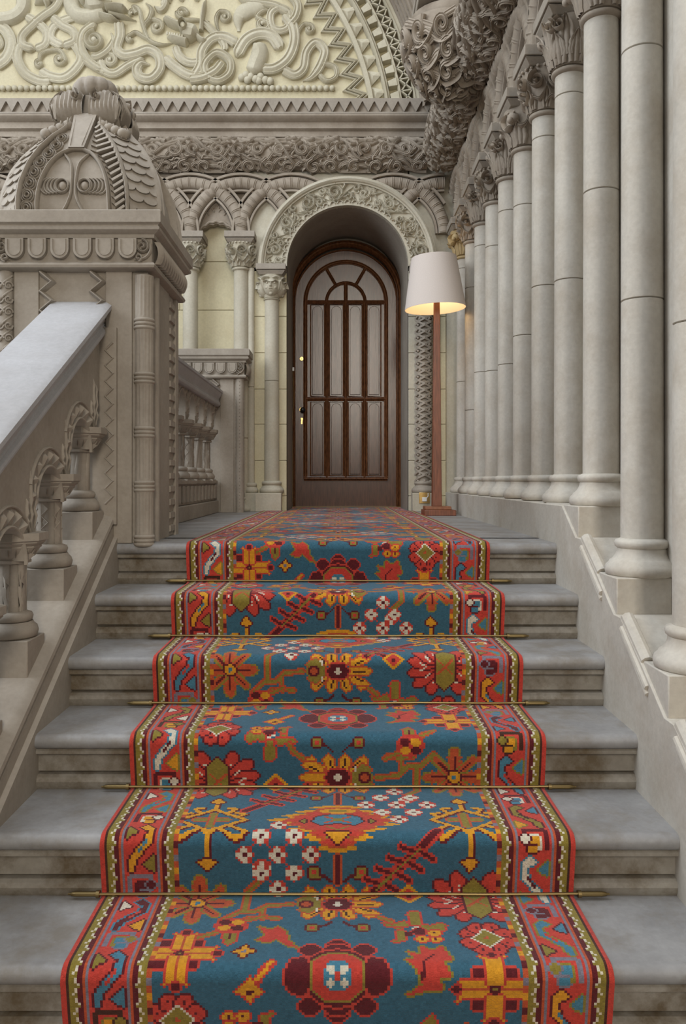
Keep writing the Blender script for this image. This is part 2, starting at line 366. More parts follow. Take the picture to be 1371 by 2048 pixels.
tr.build('scroll_frieze', FRZ, wall_r)

# cornice over the back frieze
cn = MB(); x0, x1 = -4.5, .80
pr = [(WY+.13, 3.17), (WY-.02, 3.19), (WY-.02, 3.235), (WY-.05, 3.25), (WY-.05, 3.30), (WY-.09, 3.315), (WY-.105, 3.335), (WY-.105, 3.35), (WY-.075, 3.352), (WY-.075, 3.475), (WY+.13, 3.477)]
cn.prism(pr, lambda p, q, t: (t, p, q), x0, x1)
cn.build('cornice', FRZ, wall_b)
fr = MB(); fr.box(x0, x1, WY-.105, WY-.07, 3.352, 3.365); fr.box(x0, x1, WY-.105, WY-.07, 3.452, 3.480)
fr.build('cornice_fillet', GREY, wall_b)
tooth = MB(); tooth.hexa([(-.046, -.105, 3.453), (.046, -.105, 3.453), (0, -.105, 3.366)], [(-.05, -.073, 3.453), (.05, -.073, 3.453), (0, -.073, 3.362)])
t0 = tooth.build('tooth', GREY, wall_b, smooth=False)
k = 0; x = x0+.05
while x < x1-.02:
    o = t0 if k == 0 else t0.copy()
    if k: COL.objects.link(o); o.parent = wall_b
    o.location = (x, WY, 0); x += .1; k += 1

# ------------------------------------------------------------------ tympanum (lunette with dragons)
TD = 7.2; TY = TD-3.44
def TP(px, py): return ((px-677)*TD/F, .265-(py-960)*TD/F)
mapT = lambda u, v, h: (u, TY-.04-h, v)
tp = MB(); tp.box(-4.5, 1.1, TY-.04, TY+.03, 3.40, 5.5)
tym = tp.build('tympanum', CREAM, wall_b)
S5 = 420/1371; S6 = 440/1371; K = TD/F
def c5(*pts): return [TP(x*S5, y*S5) for x, y in pts]
def c6(*pts): return [TP(400+x*S6, y*S6) for x, y in pts]
def dr(pts, hw, h=.045, prof=GROOVE, taper=(.05, .05), closed=False, wf=None, n=8):
    if closed: taper = (0, 0)
    hw *= 1.12
    strip(DG, cr_spline(pts, n, closed), wf if wf else hw*S5*K, h, mapT, prof=prof, taper=taper, closed=closed)
def spc(c, cx, cy, r, a0, turns, d, hw=16, h=.04, stem=None):
    s = S5 if c is c5 else S6
    sp = [(cx+dx, cy-dy) for dx, dy in spiral(0, 0, r, a0, turns, d, n=30, r1=.15)]
    pts = c(*sp)
    if stem: pts = cr_spline(c(*stem)+[pts[0], pts[2]], 6)+pts[3:]
    strip(DG, pts, hw*s*K, h, mapT, prof=GROOVE, taper=(.12 if stem else 0, .1))
    q = c((cx, cy))[0]; DG.ball((q[0], TY-.04-h*.7, q[1]), r*.28*s*K, 10, 6)
DG = MB()
dr(c5((486, -60), (478, 50), (520, 118), (610, 128), (700, 100)), 46, .07, ROUND)
dr(c5((-60, 140), (30, 148), (110, 130), (165, 70), (160, -40)), 42, .07, ROUND)
dr(c5((-60, 200), (40, 210), (90, 300), (60, 400), (-20, 460)), 34); dr(c5((-60, 250), (0, 270), (20, 320), (-30, 350)), 22)
dr(c5((245, 345), (170, 320), (165, 260), (230, 190), (300, 130), (380, 70), (420, -20)), 26, .05)
dr(c5((245, 345), (310, 310), (320, 240), (270, 180), (180, 125)), 26, .04)
dr(c5((425, 325), (500, 290), (490, 230), (420, 190), (350, 130)), 26, .045)
dr(c5((425, 325), (350, 280), (350, 220), (400, 170), (520, 125)), 26, .035)
dr(c5((150, 300), (130, 400), (180, 500), (270, 550), (350, 555)), 30); dr(c5((270, 480), (340, 520), (430, 530), (510, 470), (545, 390), (490, 290)), 30, .04)
spc(c5, 272, 440, 26, pi/2, 1.1, 1, 14, stem=[(430, 370), (350, 350), (285, 370)]); spc(c5, 402, 410, 38, 0, 1.2, -1, 14, stem=[(270, 440), (300, 370), (400, 350)])
dr(c5((640, 175), (560, 240), (545, 330), (590, 420), (680, 485)), 26, .05); spc(c5, 630, 290, 66, pi/2, 1.9, 1, 17, .055)
dr(c5((735, 235), (752, 290), (720, 350), (650, 395), (600, 390)), 24, .05, taper=(.4, .1)); dr(c5((560, 420), (640, 470), (700, 500)), 18, .04)
dr(c5((790, 180), (795, 260), (775, 340), (820, 385), (900, 375), (980, 350), (1045, 390), (1055, 470), (1000, 535), (930, 530), (905, 480), (935, 440), (985, 440)), 30, .055, taper=(0, .12))
spc(c5, 730, 415, 42, pi*.6, 1.2, -1, 18, stem=None); dr(c5((665, 410), (690, 480), (760, 505), (850, 450), (950, 400)), 26, .045)
spc(c5, 872, 112, 26, 0, .8, 1, 14, stem=[(1140, 300), (1060, 315), (980, 280), (940, 180), (920, 90), (880, 70)])
spc(c5, 862, 278, 26, pi/2, .8, 1, 14, stem=[(1060, 320), (960, 270), (900, 235)]); spc(c5, 1030, 200, 44, pi/2, 1.3, -1, 16, stem=[(950, 230), (970, 170), (1000, 150)])
dr(c5((960, 40), (1000, 90), (985, 150), (950, 190)), 16, .05, taper=(.4, .1)); dr(c5((1060, -20), (1090, 40), (1060, 90), (1015, 60)), 20, .05, ROUND, taper=(0, .3))
spc(c5, 1195, 110, 34, 0, 1.1, 1, 14, stem=[(1371, 160), (1280, 155), (1200, 150), (1160, 110)])
dr(c5((1075, 395), (1150, 460), (1240, 515), (1340, 520), (1440, 470)), 30, .05)
dr(c5((1150, 320), (1180, 390), (1240, 430), (1330, 425), (1400, 400)), 26, .04)
dr(c5((1350, 20), (1330, 120), (1320, 230)), 14, .07, ROUND, taper=(.3, 0)); dr(c5((1290, 260), (1330, 290), (1371, 290)), 16, .07, ROUND, taper=(0, .5))
dr(c5((840, 0), (880, 20), (940, 0)), 16)
for pt in ((1110, 20), (1190, 10), (1290, 10), (1080, 60)): dr(c5((pt[0], pt[1]-40), pt, (pt[0]+10, pt[1]+20)), 22, .05, ROUND, taper=(.3, .6))
# flower knot top left
for a in range(6):
    an = a*pi/3+.3; dr(c5((315, 10), (315+45*cos(an), 10+35*sin(an)), (315+90*cos(an+.15), 10+75*sin(an+.15))), 24, .085, ROUND, taper=(.1, .55))
# right side (crop six)
dr(c6((-30, 500), (10, 430), (20, 340), (80, 265), (160, 255), (245, 300)), 30, .05); dr(c6((110, 355), (190, 400), (190, 480), (120, 525), (50, 490), (40, 420)), 25, .055, closed=True)
dr(c6((-60, 520), (20, 510), (100, 470), (150, 410)), 28, .06); dr(c6((230, 375), (290, 275), (370, 235), (450, 250), (510, 330)), 36, .05); dr(c6((20, 160), (70, 200), (150, 290), (160, 340)), 22, .04)
dr(c6((385, 455), (470, 450), (550, 390), (590, 290), (580, 190), (520, 110)), 32, .055); dr(c6((500, 75), (560, 110), (550, 190), (500, 215), (450, 190), (445, 110)), 24, .045, closed=True)
dr(c6((480, -60), (560, -10), (610, 60), (600, 130), (560, 180)), 26, .06); dr(c6((240, -30), (290, 30), (380, 45), (470, 60), (560, 110)), 24, .05)
dr(c6((245, 215), (250, 130), (320, 75), (440, 65)), 50, .05, ROUND, taper=(.45, .25))
spc(c6, 392, 170, 42, 0, 1.2, -1, 16, stem=[(450, 90), (400, 90), (360, 130)]); spc(c6, 682, 205, 30, pi/2, 1.2, -1, 13, stem=[(595, 380), (600, 260), (640, 180)])
spc(c6, 160, 130, 34, pi/2, 1.2, -1, 14, stem=[(130, 240), (105, 150), (125, 100)])
dr(c6((525, 460), (590, 490), (645, 450), (665, 350), (720, 290), (775, 340), (750, 430), (700, 500), (640, 520)), 28, .05, taper=(0, .2)); dr(c6((700, 490), (760, 425), (840, 440), (845, 500), (790, 525), (735, 480)), 15, .045)
dr(c6((340, 290), (375, 350), (350, 430), (330, 490)), 52, .075, ROUND, taper=(.2, .2))
for i, (px, py) in enumerate(((265, 505), (290, 490), (320, 500), (350, 515), (380, 500), (410, 520), (440, 528), (300, 520), (370, 525))):
    q = c6((px, py))[0]; DG.ball((q[0], TY-.06, q[1]), .034, 10, 6)
DG.build('carved_scroll_strap', CRELIEF, tym)
# dragon heads: skull, upper and lower snout, teeth, eye, ear
def head(cpts, name):
    m = MB()
    def d2(pts, hw, h, tp=(.1, .5)): strip(m, cr_spline(cpts(*pts), 6), hw*S5*K, h, mapT, prof=ROUND, taper=tp)
    return m, d2
m, d2 = head(c5, 'a')
d2([(1310, 260), (1240, 240), (1190, 235)], 62, .12, (.3, .3)); d2([(1220, 210), (1150, 190), (1075, 148)], 26, .11, (.05, .25)); d2([(1240, 310), (1170, 290), (1100, 268)], 24, .10, (.05, .3))
for x in range(7): q = c5((1110+16*x, 268-2+3*x))[0]; m.ball((q[0], TY-.12, q[1]), .010, 6, 4, (1, 1, 1.8))
q = c5((1212, 222))[0]; m.ball((q[0], TY-.15, q[1]), .022, 12, 8, (1, .6, 1.2)); strip(m, [(q[0]+.034*cos(a), q[1]+.042*sin(a)) for a in np.linspace(0, 2*pi, 16)], .008, .15, mapT, prof=ROUND)
m.build('dragon_head', CRELIEF, tym)
m, d2 = head(c5, 'b')
d2([(560, 60), (640, 50), (740, 40)], 66, .12, (.3, .3)); d2([(700, 90), (780, 85), (850, 100)], 20, .12, (.05, .2)); d2([(660, 130), (730, 150), (790, 160)], 20, .10, (.05, .5))
d2([(720, 120), (800, 140), (900, 160)], 9, .09, (.05, .5)); d2([(540, 0), (560, 40), (600, 60)], 22, .14, (.3, .3))
q = c5((685, 40))[0]; m.ball((q[0], TY-.16, q[1]), .022, 12, 8, (1, .6, 1)); strip(m, [(q[0]+.036*cos(a), q[1]+.034*sin(a)) for a in np.linspace(0, 2*pi, 16)], .008, .155, mapT, prof=ROUND)
m.build('dragon_head', CRELIEF, tym)
# beads along the foot
bd = MB(); bd.ball((0, 0, 0), .0255, 14, 10); z_b = TP(0, 183)[1]
b0_ = bd.build('bead', CRELIEF, tym); k = 0; x = TP(-60, 0)[0]
while x < TP(675, 0)[0]:
    o = b0_ if k == 0 else b0_.copy()
    if k: COL.objects.link(o); o.parent = tym
    o.location = (x, TY-.06, z_b); x += .0518; k += 1
# zigzag, fillets, billets and lattice following the arch
ACX, ACY = 233, 291
def mapA(th, r, h): return mapT(*TP(ACX+r*cos(th), ACY-r*sin(th)), h)
th0, th1 = radians(5), radians(175)
def polar(r, a0=th0, a1=th1, n=120): return [(a0+(a1-a0)*i/n, r) for i in range(n+1)]
def pstrip(m, r, hw, h, prof=FLAT, a0=th0, a1=th1, n=120):
    P = [TP(ACX+r*cos(a), ACY-r*sin(a)) for a, _ in polar(r, a0, a1, n)]; strip(m, P, hw*K, h, mapT, prof=prof)
arcm = MB(); zn = 44
for dr_, hh in ((0, .045), (-9, .035), (9, .035)):
    P = []
    for i in range(zn*2+1):
        a = th0+(th1-th0)*i/(zn*2); r = 488+dr_+(15 if i % 2 else -13); P.append(TP(ACX+r*cos(a), ACY-r*sin(a)))
    strip(arcm, P, 3.4*K, hh, mapT, prof=[(-1, -.05), (-.9, .8), (0, 1), (.9, .8), (1, -.05)])
arcm.build('zigzag_band', CRELIEF, tym, ang=20)
am = MB(); pstrip(am, 515, 5, .05); pstrip(am, 546, 4.5, .085, ROUND); pstrip(am, 549, 3, .06); pstrip(am, 572, 2.4, .075); pstrip(am, 600, 3.5, .10, ROUND); pstrip(am, 604, 5, .09)
am.build('arch_fillet', CRELIEF, tym)
wd = MB(); nt_ = 46
for i in range(nt_):      # faceted points in the hollow
    a = th0+(th1-th0)*(i+.5)/nt_; da = (th1-th0)/nt_*.48
    q = [mapA(a-da, 520, .01), mapA(a+da, 520, .01), mapA(a+da*.2, 542, .045), mapA(a-da*.2, 542, .045), mapA(a, 528, .05)]
    wd.add(q, [(0, 1, 4), (1, 2, 4), (2, 3, 4), (3, 0, 4)])
tag(wd.build('faceted_point', CRELIEF, tym, smooth=False), kind='stuff')
for i in range(64):        # billets
    a = th0+(th1-th0)*(i+.5)/64; da = (th1-th0)/64*.30
    if a > radians(60): break
    m = MB(); m.hexa([mapA(a-da, 553, 0), mapA(a+da, 553, 0), mapA(a+da, 570, 0), mapA(a-da, 570, 0)], [mapA(a-da*.7, 553, .07), mapA(a+da*.7, 553, .07), mapA(a+da, 570, .085), mapA(a-da, 570, .085)])
    m.build('billet', CRELIEF, tym, bevel=.003)
lt = MB(); nl = 74
for i in range(nl):
    a = th0+(th1-th0)*i/nl; b = th0+(th1-th0)*(i+1)/nl
    for (p, q) in (((a, 575), (b, 597)), ((a, 597), (b, 575)), ((a, 575), (a, 597))):
        P = [TP(ACX+q_[1]*cos(q_[0]), ACY-q_[1]*sin(q_[0])) for q_ in (p, ((p[0]+q[0])/2, (p[1]+q[1])/2), q)]; strip(lt, P, 1.5*K, .085, mapT, prof=FLAT)
tag(lt.build('lattice_band', CRELIEF, tym, smooth=False), kind='stuff')
lb = MB()
P = [TP(ACX+586*cos(a), ACY-586*sin(a)) for a, _ in polar(586)]; strip(lb, P, 12*K, .012, mapT, prof=FLAT); lb.build('lattice_ground', FRZ, tym)
so = MB()      # soffit of the great arch in front of the lunette
P = [TP(ACX+612*cos(a), ACY-612*sin(a)) for a in np.linspace(th0, pi-th0, 90)]
so.grid([[(x, TY-.04, z), (x, TY-.62, z)] for x, z in P])
Q = [TP(ACX+760*cos(a), ACY-760*sin(a)) for a in np.linspace(th0, pi-th0, 90)]
so.grid([[(x, TY-.62, z), (X, TY-.62, Z)] for (x, z), (X, Z) in zip(P, Q)])
for k_ in range(1, 6):
    yy = TY-.04-.1*k_; so.tube([(x, yy, z) for x, z in P], .018, 6)
for i in range(0, 88, 2):
    for k_ in range(5):
        x, z = P[i]; x2, z2 = P[i+2] if i+2 < 90 else P[-1]; ya = TY-.04-.1*k_-.02; so.tube([(x, ya, z), (x2, ya-.08, z2)], .008, 5)
so.build('arch_soffit', FRZ, tym)

# door archivolt with carved band
av = MB()
RI, RO = DR, .757; AY = WY-.05
def mapAV(th, r, h): return (DX+r*cos(th), AY-h, DZ+r*sin(th))
A_ = [pi*i/60 for i in range(61)]
for r0, r1, h0 in ((RI, RI+.03, .02), (RI+.03, RO-.06, .004), (RO-.06, RO, .03)):
    av.grid([[mapAV(a, r0, -.06), mapAV(a, r0, h0), mapAV(a, r1, h0), mapAV(a, r1, -.06)] for a in A_])
strip(av, [(DX+(RO-.028)*cos(a), DZ+(RO-.028)*sin(a)) for a in A_], .026, .055, lambda u, v, h: (u, AY-h, v))
for i in range(27): 
    a = pi*(i+.5)/27; strip(av, [(DX+(RI+.020)*cos(a)+.022*cos(a-pi/2+q), DZ+(RI+.020)*sin(a)+.022*sin(a-pi/2+q)) for q in np.linspace(0, pi, 8)], .008, .035, lambda u, v, h: (u, AY-h, v))
av.build('archivolt', JAMB, wall_b)
ac = MB(); bl = pi*(RI+.12); scrolls(ac, bl, .155, lambda u, v, h: mapAV(pi*u/bl, RI+.038+v, h), unit=.13, rows=2, w=.011, h=.030, seed=21)
scrolls(ac, bl, .155, lambda u, v, h: mapAV(pi*u/bl, RI+.038+v, h), unit=.24, rows=1, w=.013, h=.036, seed=5, curl=1.5)
ac.build('carved_scroll_band', JAMB, wall_b)
# upper right wall pier with corbel bracket
pc = MB(); Yb = 1.96; CX, CZ = .72, 3.22
def mapC(u, v, h):     # u azimuth, v polar down from rim
    s_ = 1+h/.3; return (CX-.29*s_*sin(v)*cos(u), Yb-.26*s_*sin(v)*sin(u), CZ-.43*s_*cos(v))
pc.grid([[mapC(-pi+2*pi*i/40, .05+(pi/2-.05)*j/12, -.012) for j in range(13)] for i in range(41)])
for i in range(16):
    u0 = -pi+2*pi*i/16; strip(pc, [(u0+.35*sin(q*1.1+i), .12+1.4*q/12) for q in range(13)], .06, .026, mapC, prof=GROOVE)
for v0 in (.5, .85, 1.2): strip(pc, [(-pi+2*pi*q/60, v0+.09*sin(q*.9+v0*9)) for q in range(61)], .05, .03, mapC, prof=GROOVE)
pc.lathe([(0, 0), (.24, 0), (.25, .03), (.25, .06), (.22, .08), (0, .08)], (CX, Yb, CZ-.01), 32)
for rr, sd, n_ in ((.2, 1, 8),):
    rnd = random.Random(4)
    for j, v0 in enumerate((.35, .68, 1.0, 1.32)):
        nn = int(4+9*sin(v0))
        for i in range(nn):
            u0 = -pi+2*pi*(i+.5*(j % 2))/nn; s1 = max(.35, sin(v0)); sp = [(u0+p[0]/s1, v0+p[1]) for p in spiral(0, 0, .17, rnd.uniform(0, 6), 1.3, rnd.choice((-1, 1)), 18)]
            strip(pc, sp, .055, .045, mapC, prof=GROOVE, taper=(.2, .1))
            sp = cr_spline([(u0-.25/s1, v0-.16), (u0, v0-.22), (u0+.25/s1, v0-.1), (u0+.35/s1, v0+.1)], 4); strip(pc, sp, .035, .045, mapC, taper=(.3, .4))
pc.build('corbel', FRZ, wall_r)
pp = MB(); pp.box(.50, 1.11, Yb-.24, Yb+.24, CZ+.07, CZ+.13); pp.box(.54, 1.11, Yb-.21, Yb+.21, CZ+.13, CZ+.17); pp.box(.50, 1.11, Yb-.26, Yb+.26, CZ+.17, CZ+.24); pp.box(.56, 1.11, Yb-.2, Yb+.2, CZ+.24, 5.5)
pp.build('wall_pier', GREY, wall_r, bevel=.006)
ub = MB(); ub.box(.955, 1.11, -1.6, WY, 3.1, 5.55); ub.box(.86, 1.0, -1.6, WY-.0, 3.24, 3.30); ub.build('wall_upper', GREY, wall_r, bevel=.004)

# ================================================================== COLUMNS
def leaf(mb, c, a, rf, z0, h, wd, curl=.03, lobes=5, nu=9, nv=8):
    G = []
    for j in range(nv+1):
        v = j/nv; w_ = wd*(sin(pi*(.18+.8*v))**.7)*(1+.10*cos(v*lobes*2*pi)); out = curl*max(0, v-.55)**2/.2; z = z0+h*(v-.18*max(0, v-.75)**1*4*.5*(v > .75)); row = []
        for i in range(nu+1):
            u = 2*i/nu-1; r = rf(z0+h*v)+.006+out+.005*cos(u*pi*3)-.010*u*u*0; aa = a+u*w_/rf(z0+h*v)
            row.append((c[0]+r*cos(aa), c[1]+r*sin(aa), z-.012*u*u*(v > .5)))
        G.append(row)
    mb.grid(G)
def capital(kind, seed=0, rn=.070, h=.22, rt=.118):
    m = MB(); rnd = random.Random(seed)
    rf = lambda z: rn+.004+(rt-rn-.004)*(max(0, z)/h)**.62
    m.lathe([(rn, -.012), (rn+.013, -.006), (rn+.016, .002), (rn+.013, .010), (rn, .016)]+[(rf(z)-.002, z) for z in np.linspace(.018, h, 10)], (0, 0, 0), 28)
    mp = lambda u, v, hh: ((rf(v)+hh)*cos(u), (rf(v)+hh)*sin(u), v)
    if kind == 'acanthus':
        for i in range(8): leaf(m, (0, 0), i*pi/4, rf, .02, h*.62, .040, .016)
        for i in range(8): leaf(m, (0, 0), (i+.5)*pi/4, rf, .05, h*.80, .038, .020)
        for i in range(4):
            a = pi/4+i*pi/2
            for sg in (-1, 1):
                sp = [(a+sg*.16+p[0]/.115, h*.80+p[1]) for p in spiral(0, 0, .030, pi/2, 1.4, sg, 18)]; strip(m, sp, .008, .034, mp)
    elif kind == 'scroll':
        for i in range(8):
            a = i*pi/4+.2; sg = 1 if i % 2 else -1
            sp = [(a+p[0]/.105, h*.68+p[1]) for p in spiral(0, 0, .040, pi/2*sg, 1.6, sg, 22)]; strip(m, sp, .0085, .030, mp, prof=GROOVE)
            sp = cr_spline([(a-.5, .03), (a-.2, .07), (a+.1, .06), (a+.38, .11), (a+.3, .16)], 5); strip(m, sp, .009, .024, mp, prof=GROOVE, taper=(.2, .3))
            leaf(m, (0, 0), a+.4, rf, .02, h*.45, .025, .02)
        for i in range(24): m.ball(mp(i*2*pi/24, h-.008, .006), .009, 6, 4)
    elif kind == 'beast':
        for i in range(6): leaf(m, (0, 0), i*pi/3, rf, .02, h*.55, .04, .03)
        for i in range(4):
            a = pi/4+i*pi/2; m.ball(mp(a, h*.70, .012), .034, 12, 8); m.ball(mp(a, h*.62, .045), .017, 10, 6)
            for sg in (-1, 1):
                strip(m, cr_spline([(a+sg*.1, h*.55), (a+sg*.5, h*.5), (a+sg*.72, h*.75), (a+sg*.45, h*.88)], 6), .012, .03, mp, prof=GROOVE, taper=(.1, .3)); m.ball(mp(a+sg*.13, h*.82, .03), .008, 6, 4)
    return m
def col_base(m, rs, rt, h):
    k = rt
    m.lathe([(rt-.012, 0), (rt-.003, .006), (rt, .022), (rt-.004, .036), (rt-.014, .045), (rt-.017, .052)] + [(rt-.020-(rt-.024-rs-.008)*sin(q*pi/2)**.8, .052+(h-.086)*q) for q in np.linspace(.1, 1, 6)] + [(rs+.010, h-.032), (rs+.018, h-.026), (rs+.021, h-.014), (rs+.017, h-.004), (rs+.006, h), (rs, h+.003)], (0, 0, 0), 44)
def column(loc, label, z_neck, rs=.071, rt=.124, bh=.125, kind='acanthus', joints=(.55, 1.3), mat=PALE, cmat=FRZ, ab=.135, capH=.22, abH=.085, group=None, taper=.94, shaft_fn=None, plinth=None, cap_fn=None, ab_loc=(0, 0)):
    t = thing('stone_column', loc, label, 'column', group); x, y, z = loc
    H = z_neck-z
    m = MB(); col_base(m, rs, rt, bh); m.v = [(p[0]+x, p[1]+y, p[2]+z) for p in m.v]; m.build('column_base', mat, t, ang=50)
    zz = [bh]+[j for j in joints if bh < j < H]+[H-.004]
    for a, b in zip(zz[:-1], zz[1:]):
        ra = rs*(1-(1-taper)*(a-bh)/(H-bh)); rb = rs*(1-(1-taper)*(b-bh)/(H-bh)); m = MB(); c = .0035
        if shaft_fn: shaft_fn(m, x, y, z, a, b, rs)
        m.lathe([(ra-c, a+(.0012 if a > bh else 0)), (ra, a+c), (rb, b-c), (rb-c, b-.0012)], (x, y, z), 40); m.build('shaft_drum', mat, t, ang=40)
    if capH:
        m = (cap_fn or capital)(kind, 0, rs*taper+.001, capH, ab-.012) if not cap_fn else cap_fn()
        m.v = [(p[0]+x, p[1]+y, p[2]+z_neck) for p in m.v]; m.build('capital', cmat, t, ang=50)
        m = MB(); z0 = z_neck+capH; a = ab
        R1 = lambda s, zq: [(x-s, y-s, zq), (x+s, y-s, zq), (x+s, y+s, zq), (x-s, y+s, zq)]
        m.hexa(R1(a-.03, z0-.004), R1(a-.008, z0+.022)); m.hexa(R1(a-.008, z0+.022), R1(a-.008, z0+.030)); m.hexa(R1(a, z0+.034), R1(a, z0+abH)); m.build('abacus', GREY, t, bevel=.003, ang=30)
    return t
kinds = {10: 'beast', 9: 'scroll', 8: 'acanthus', 7: 'scroll', 6: 'acanthus', 5: 'beast', 4: 'scroll', 3: 'acanthus', 2: 'beast', 1: 'acanthus', 0: 'scroll', -1: 'acanthus'}
ordn = {10: 'slim pale column in the corner beside the lamp shade, its capital tinted with amber lamplight', 9: 'second column out from the corner, scroll capital above lamp shade height', 8: 'third column out from the corner, with a small leafy capital', 7: 'fourth column out from the corner, with a scrolled capital',
        6: 'fifth column out from the corner, leafy capital and low cream shaft', 5: 'sixth column out, capital with a curled beast like knot', 4: 'seventh column out, capital of scrolls under a row of beads', 3: 'tall pale column with a large acanthus leaf capital at top right',
        2: 'last column on the landing, above the top stair plinth block', 1: 'tall cracked pale column standing on the first stair plinth block', 0: 'bluish pale column at the right picture edge on the second stair block', -1: 'pale column on the third stair block, just outside the right edge'}
rnd = random.Random(2)
for k in range(10, -1, -1):
    D = 2.83+.441*(k-1)
    if k >= 2: z = .163
    else: z = [-.061, -.282, -.503][1-k]
    js = {1: (.94, 1.79), 2: (1.24,), 3: (.995, 1.82), 4: (1.07, 1.81), 5: (.9, 1.62), 0: (1.0, 2.0)}.get(k, (.62+rnd.random()*.3, 1.55+rnd.random()*.3))
    column((1.04, D-3.44, z), ordn[k], 2.085, kind=kinds[k], joints=js, cmat=GLOWST if k == 10 else FRZ, group='wall columns along the right side')
# left arcade columns on the back wall
lab = {0: 'pale column left of the door pier, capital with scroll band', 1: 'pale column just right of the big pedestal, behind the far balustrade'}
for k in range(4):
    column((uB[k], WY-.03, -.0), lab.get(k, 'pale back wall column hidden behind the domed pedestal, %s from the door' % ['', '', 'third', 'fourth'][k]), 2.05, rs=.066, rt=.115, kind='scroll', joints=(.62, 1.3), mat=JAMB, cmat=JAMB, ab=.128, capH=.215, group='blind arcade columns on the back wall')
# face-capital column beside the door
def face_cap():
    m = MB(); rn, rt, h = .058, .105, .20; rf = lambda z: rn+(rt-rn)*(max(0, z)/h)**.8
    m.lathe([(rn, -.01), (rn+.014, 0), (rn, .012)]+[(rf(z), z) for z in np.linspace(.014, h, 8)], (0, 0, 0), 24)
    for fa in (-pi/2, 0, pi, ):
        def mp(u, v, q): return ((rf(v)+q)*cos(fa+u/.09), (rf(v)+q)*sin(fa+u/.09), v)
        c, s = cos(fa), sin(fa)
        def bl(u, v, q, r, sc=(1, 1, 1)): m.ball(mp(u, v, q), r, 12, 8, sc)
        bl(0, .10, -.03, .07, (1, 1, 1.15))
        for sg in (-1, 1):
            bl(sg*.028, .085, .022, .018); bl(sg*.024, .122, .030, .0085); strip(m, [(sg*.006, .128), (sg*.026, .142), (sg*.048, .132)], .006, .045, mp); bl(sg*.066, .11, .0, .014, (1, 1, 1.6))
            strip(m, cr_spline([(sg*.01, .17), (sg*.045, .175), (sg*.072, .15), (sg*.08, .09), (sg*.07, .04)], 5), .010, .028, mp, taper=(.1, .3))
        strip(m, [(0, .132), (0, .112), (0, .092)], lambda q: .006+.007*q, lambda q: .045+.018*q, mp)
        strip(m, [(-.022, .070), (-.01, .074), (0, .073), (.01, .074), (.022, .070)], .0045, .048, mp, taper=(.2, .2)); strip(m, [(-.018, .061), (0, .058), (.018, .061)], .005, .046, mp, taper=(.2, .2)); bl(0, .042, .018, .018)
    return m
t = column((-.569, WY-.03, .155), 'pale column with a carved face capital left of the door', 1.795, rs=.064, rt=.105, bh=.10, joints=(.95,), mat=JAMB, cmat=JAMB, ab=.125, capH=.20, abH=.082, cap_fn=face_cap)
m = MB(); m.box(-.569-.13, -.569+.088, WY-.15, WY-.012, 0, .156); m.build('plinth', JAMB, t, bevel=.004)
def diaper(m, x, y, z, a, b, rs):
    n = int((b-a)/.105); st = (b-a)/n
    mp = lambda u, v, h: (x+(rs+h)*cos(u), y+(rs+h)*sin(u), z+v)
    for i in range(n):
        v0 = a+st*i
        for sg in (-1, 1):
            for off in (0, .5):
                strip(m, [(-pi/2+sg*(-1.5+3.0*q), v0+st*(off+.02+.96*q)) for q in (0, .25, .5, .75, 1)], .010, .020, lambda u, v, h: mp(u, v, h), prof=FLAT)
        for q in (-1.0, 1.0, 0): 
            m.ball(mp(-pi/2+q*.62, v0+st*.5, .006), .014, 8, 6); m.ball(mp(-pi/2+q*.9, v0+st*.02, .006), .013, 8, 6)
def plain_cap():
    return capital('scroll', 0, .058, .20, .11)
t = column((.722, WY-.04, .155), 'column carved with crossing straps between door and lamp pole', 1.795, rs=.060, rt=.105, bh=.10, joints=(), mat=GREY, cmat=JAMB, ab=.125, capH=.20, abH=.082, shaft_fn=diaper, cap_fn=plain_cap)
m = MB(); m.box(.722-.105, .722+.105, WY-.15, WY-.012, 0, .156); m.build('plinth', JAMB, t, bevel=.004)
# slim colonnette by the far pedestal
t = column((-.745, WY-.035, .155), 'slim colonnette squeezed between far pedestal and face column', 2.07, rs=.030, rt=.062, bh=.085, joints=(.9,), mat=JAMB, capH=0)
m = MB(); m.box(-.745-.05, -.745+.045, WY-.10, WY-.012, 0, .156); m.build('plinth', JAMB, t, bevel=.004)
#PART2
# ================================================================== STAIRS
N_ST = 10
st = thing('staircase', (0, -.5, -R), 'worn grey stone staircase with moulded risers rising to the landing', 'stairs')
def step_profile(y0, z0, depth):
    nose = [(y0+.023+.023*cos(radians(a)), z0-.023+.023*sin(radians(a))) for a in np.linspace(90, 270, 11)]
    return [(y0+depth, z0)]+nose+[(y0+.028, z0-.048), (y0+depth, z0-.048)]
for k in range(N_ST):
    y0, z0 = -T*k, -R*k; m = MB()
    m.prism(step_profile(y0, z0, .345), lambda p, q, t: (t, p, q), XL-.004, XR+.002); tr_ = m.build('tread', TREAD, st)
    m = MB(); rp = [(y0+.34, z0-.046), (y0+.018, z0-.046), (y0+.012, z0-.050), (y0+.012, z0-.060), (y0+.022, z0-.065), (y0+.034, z0-.067), (y0+.034, z0-.118), (y0+.050, z0-.119), (y0+.050, z0-.125), (y0+.028, z0-.127), (y0+.018, z0-.134), (y0+.014, z0-.146), (y0+.018, z0-.162), (y0+.026, z0-R-.002), (y0+.34, z0-R-.004)]
    m.prism(rp, lambda p, q, t: (t, p, q), XL-.003, XR+.001); m.build('riser', RISER, st, ang=25)

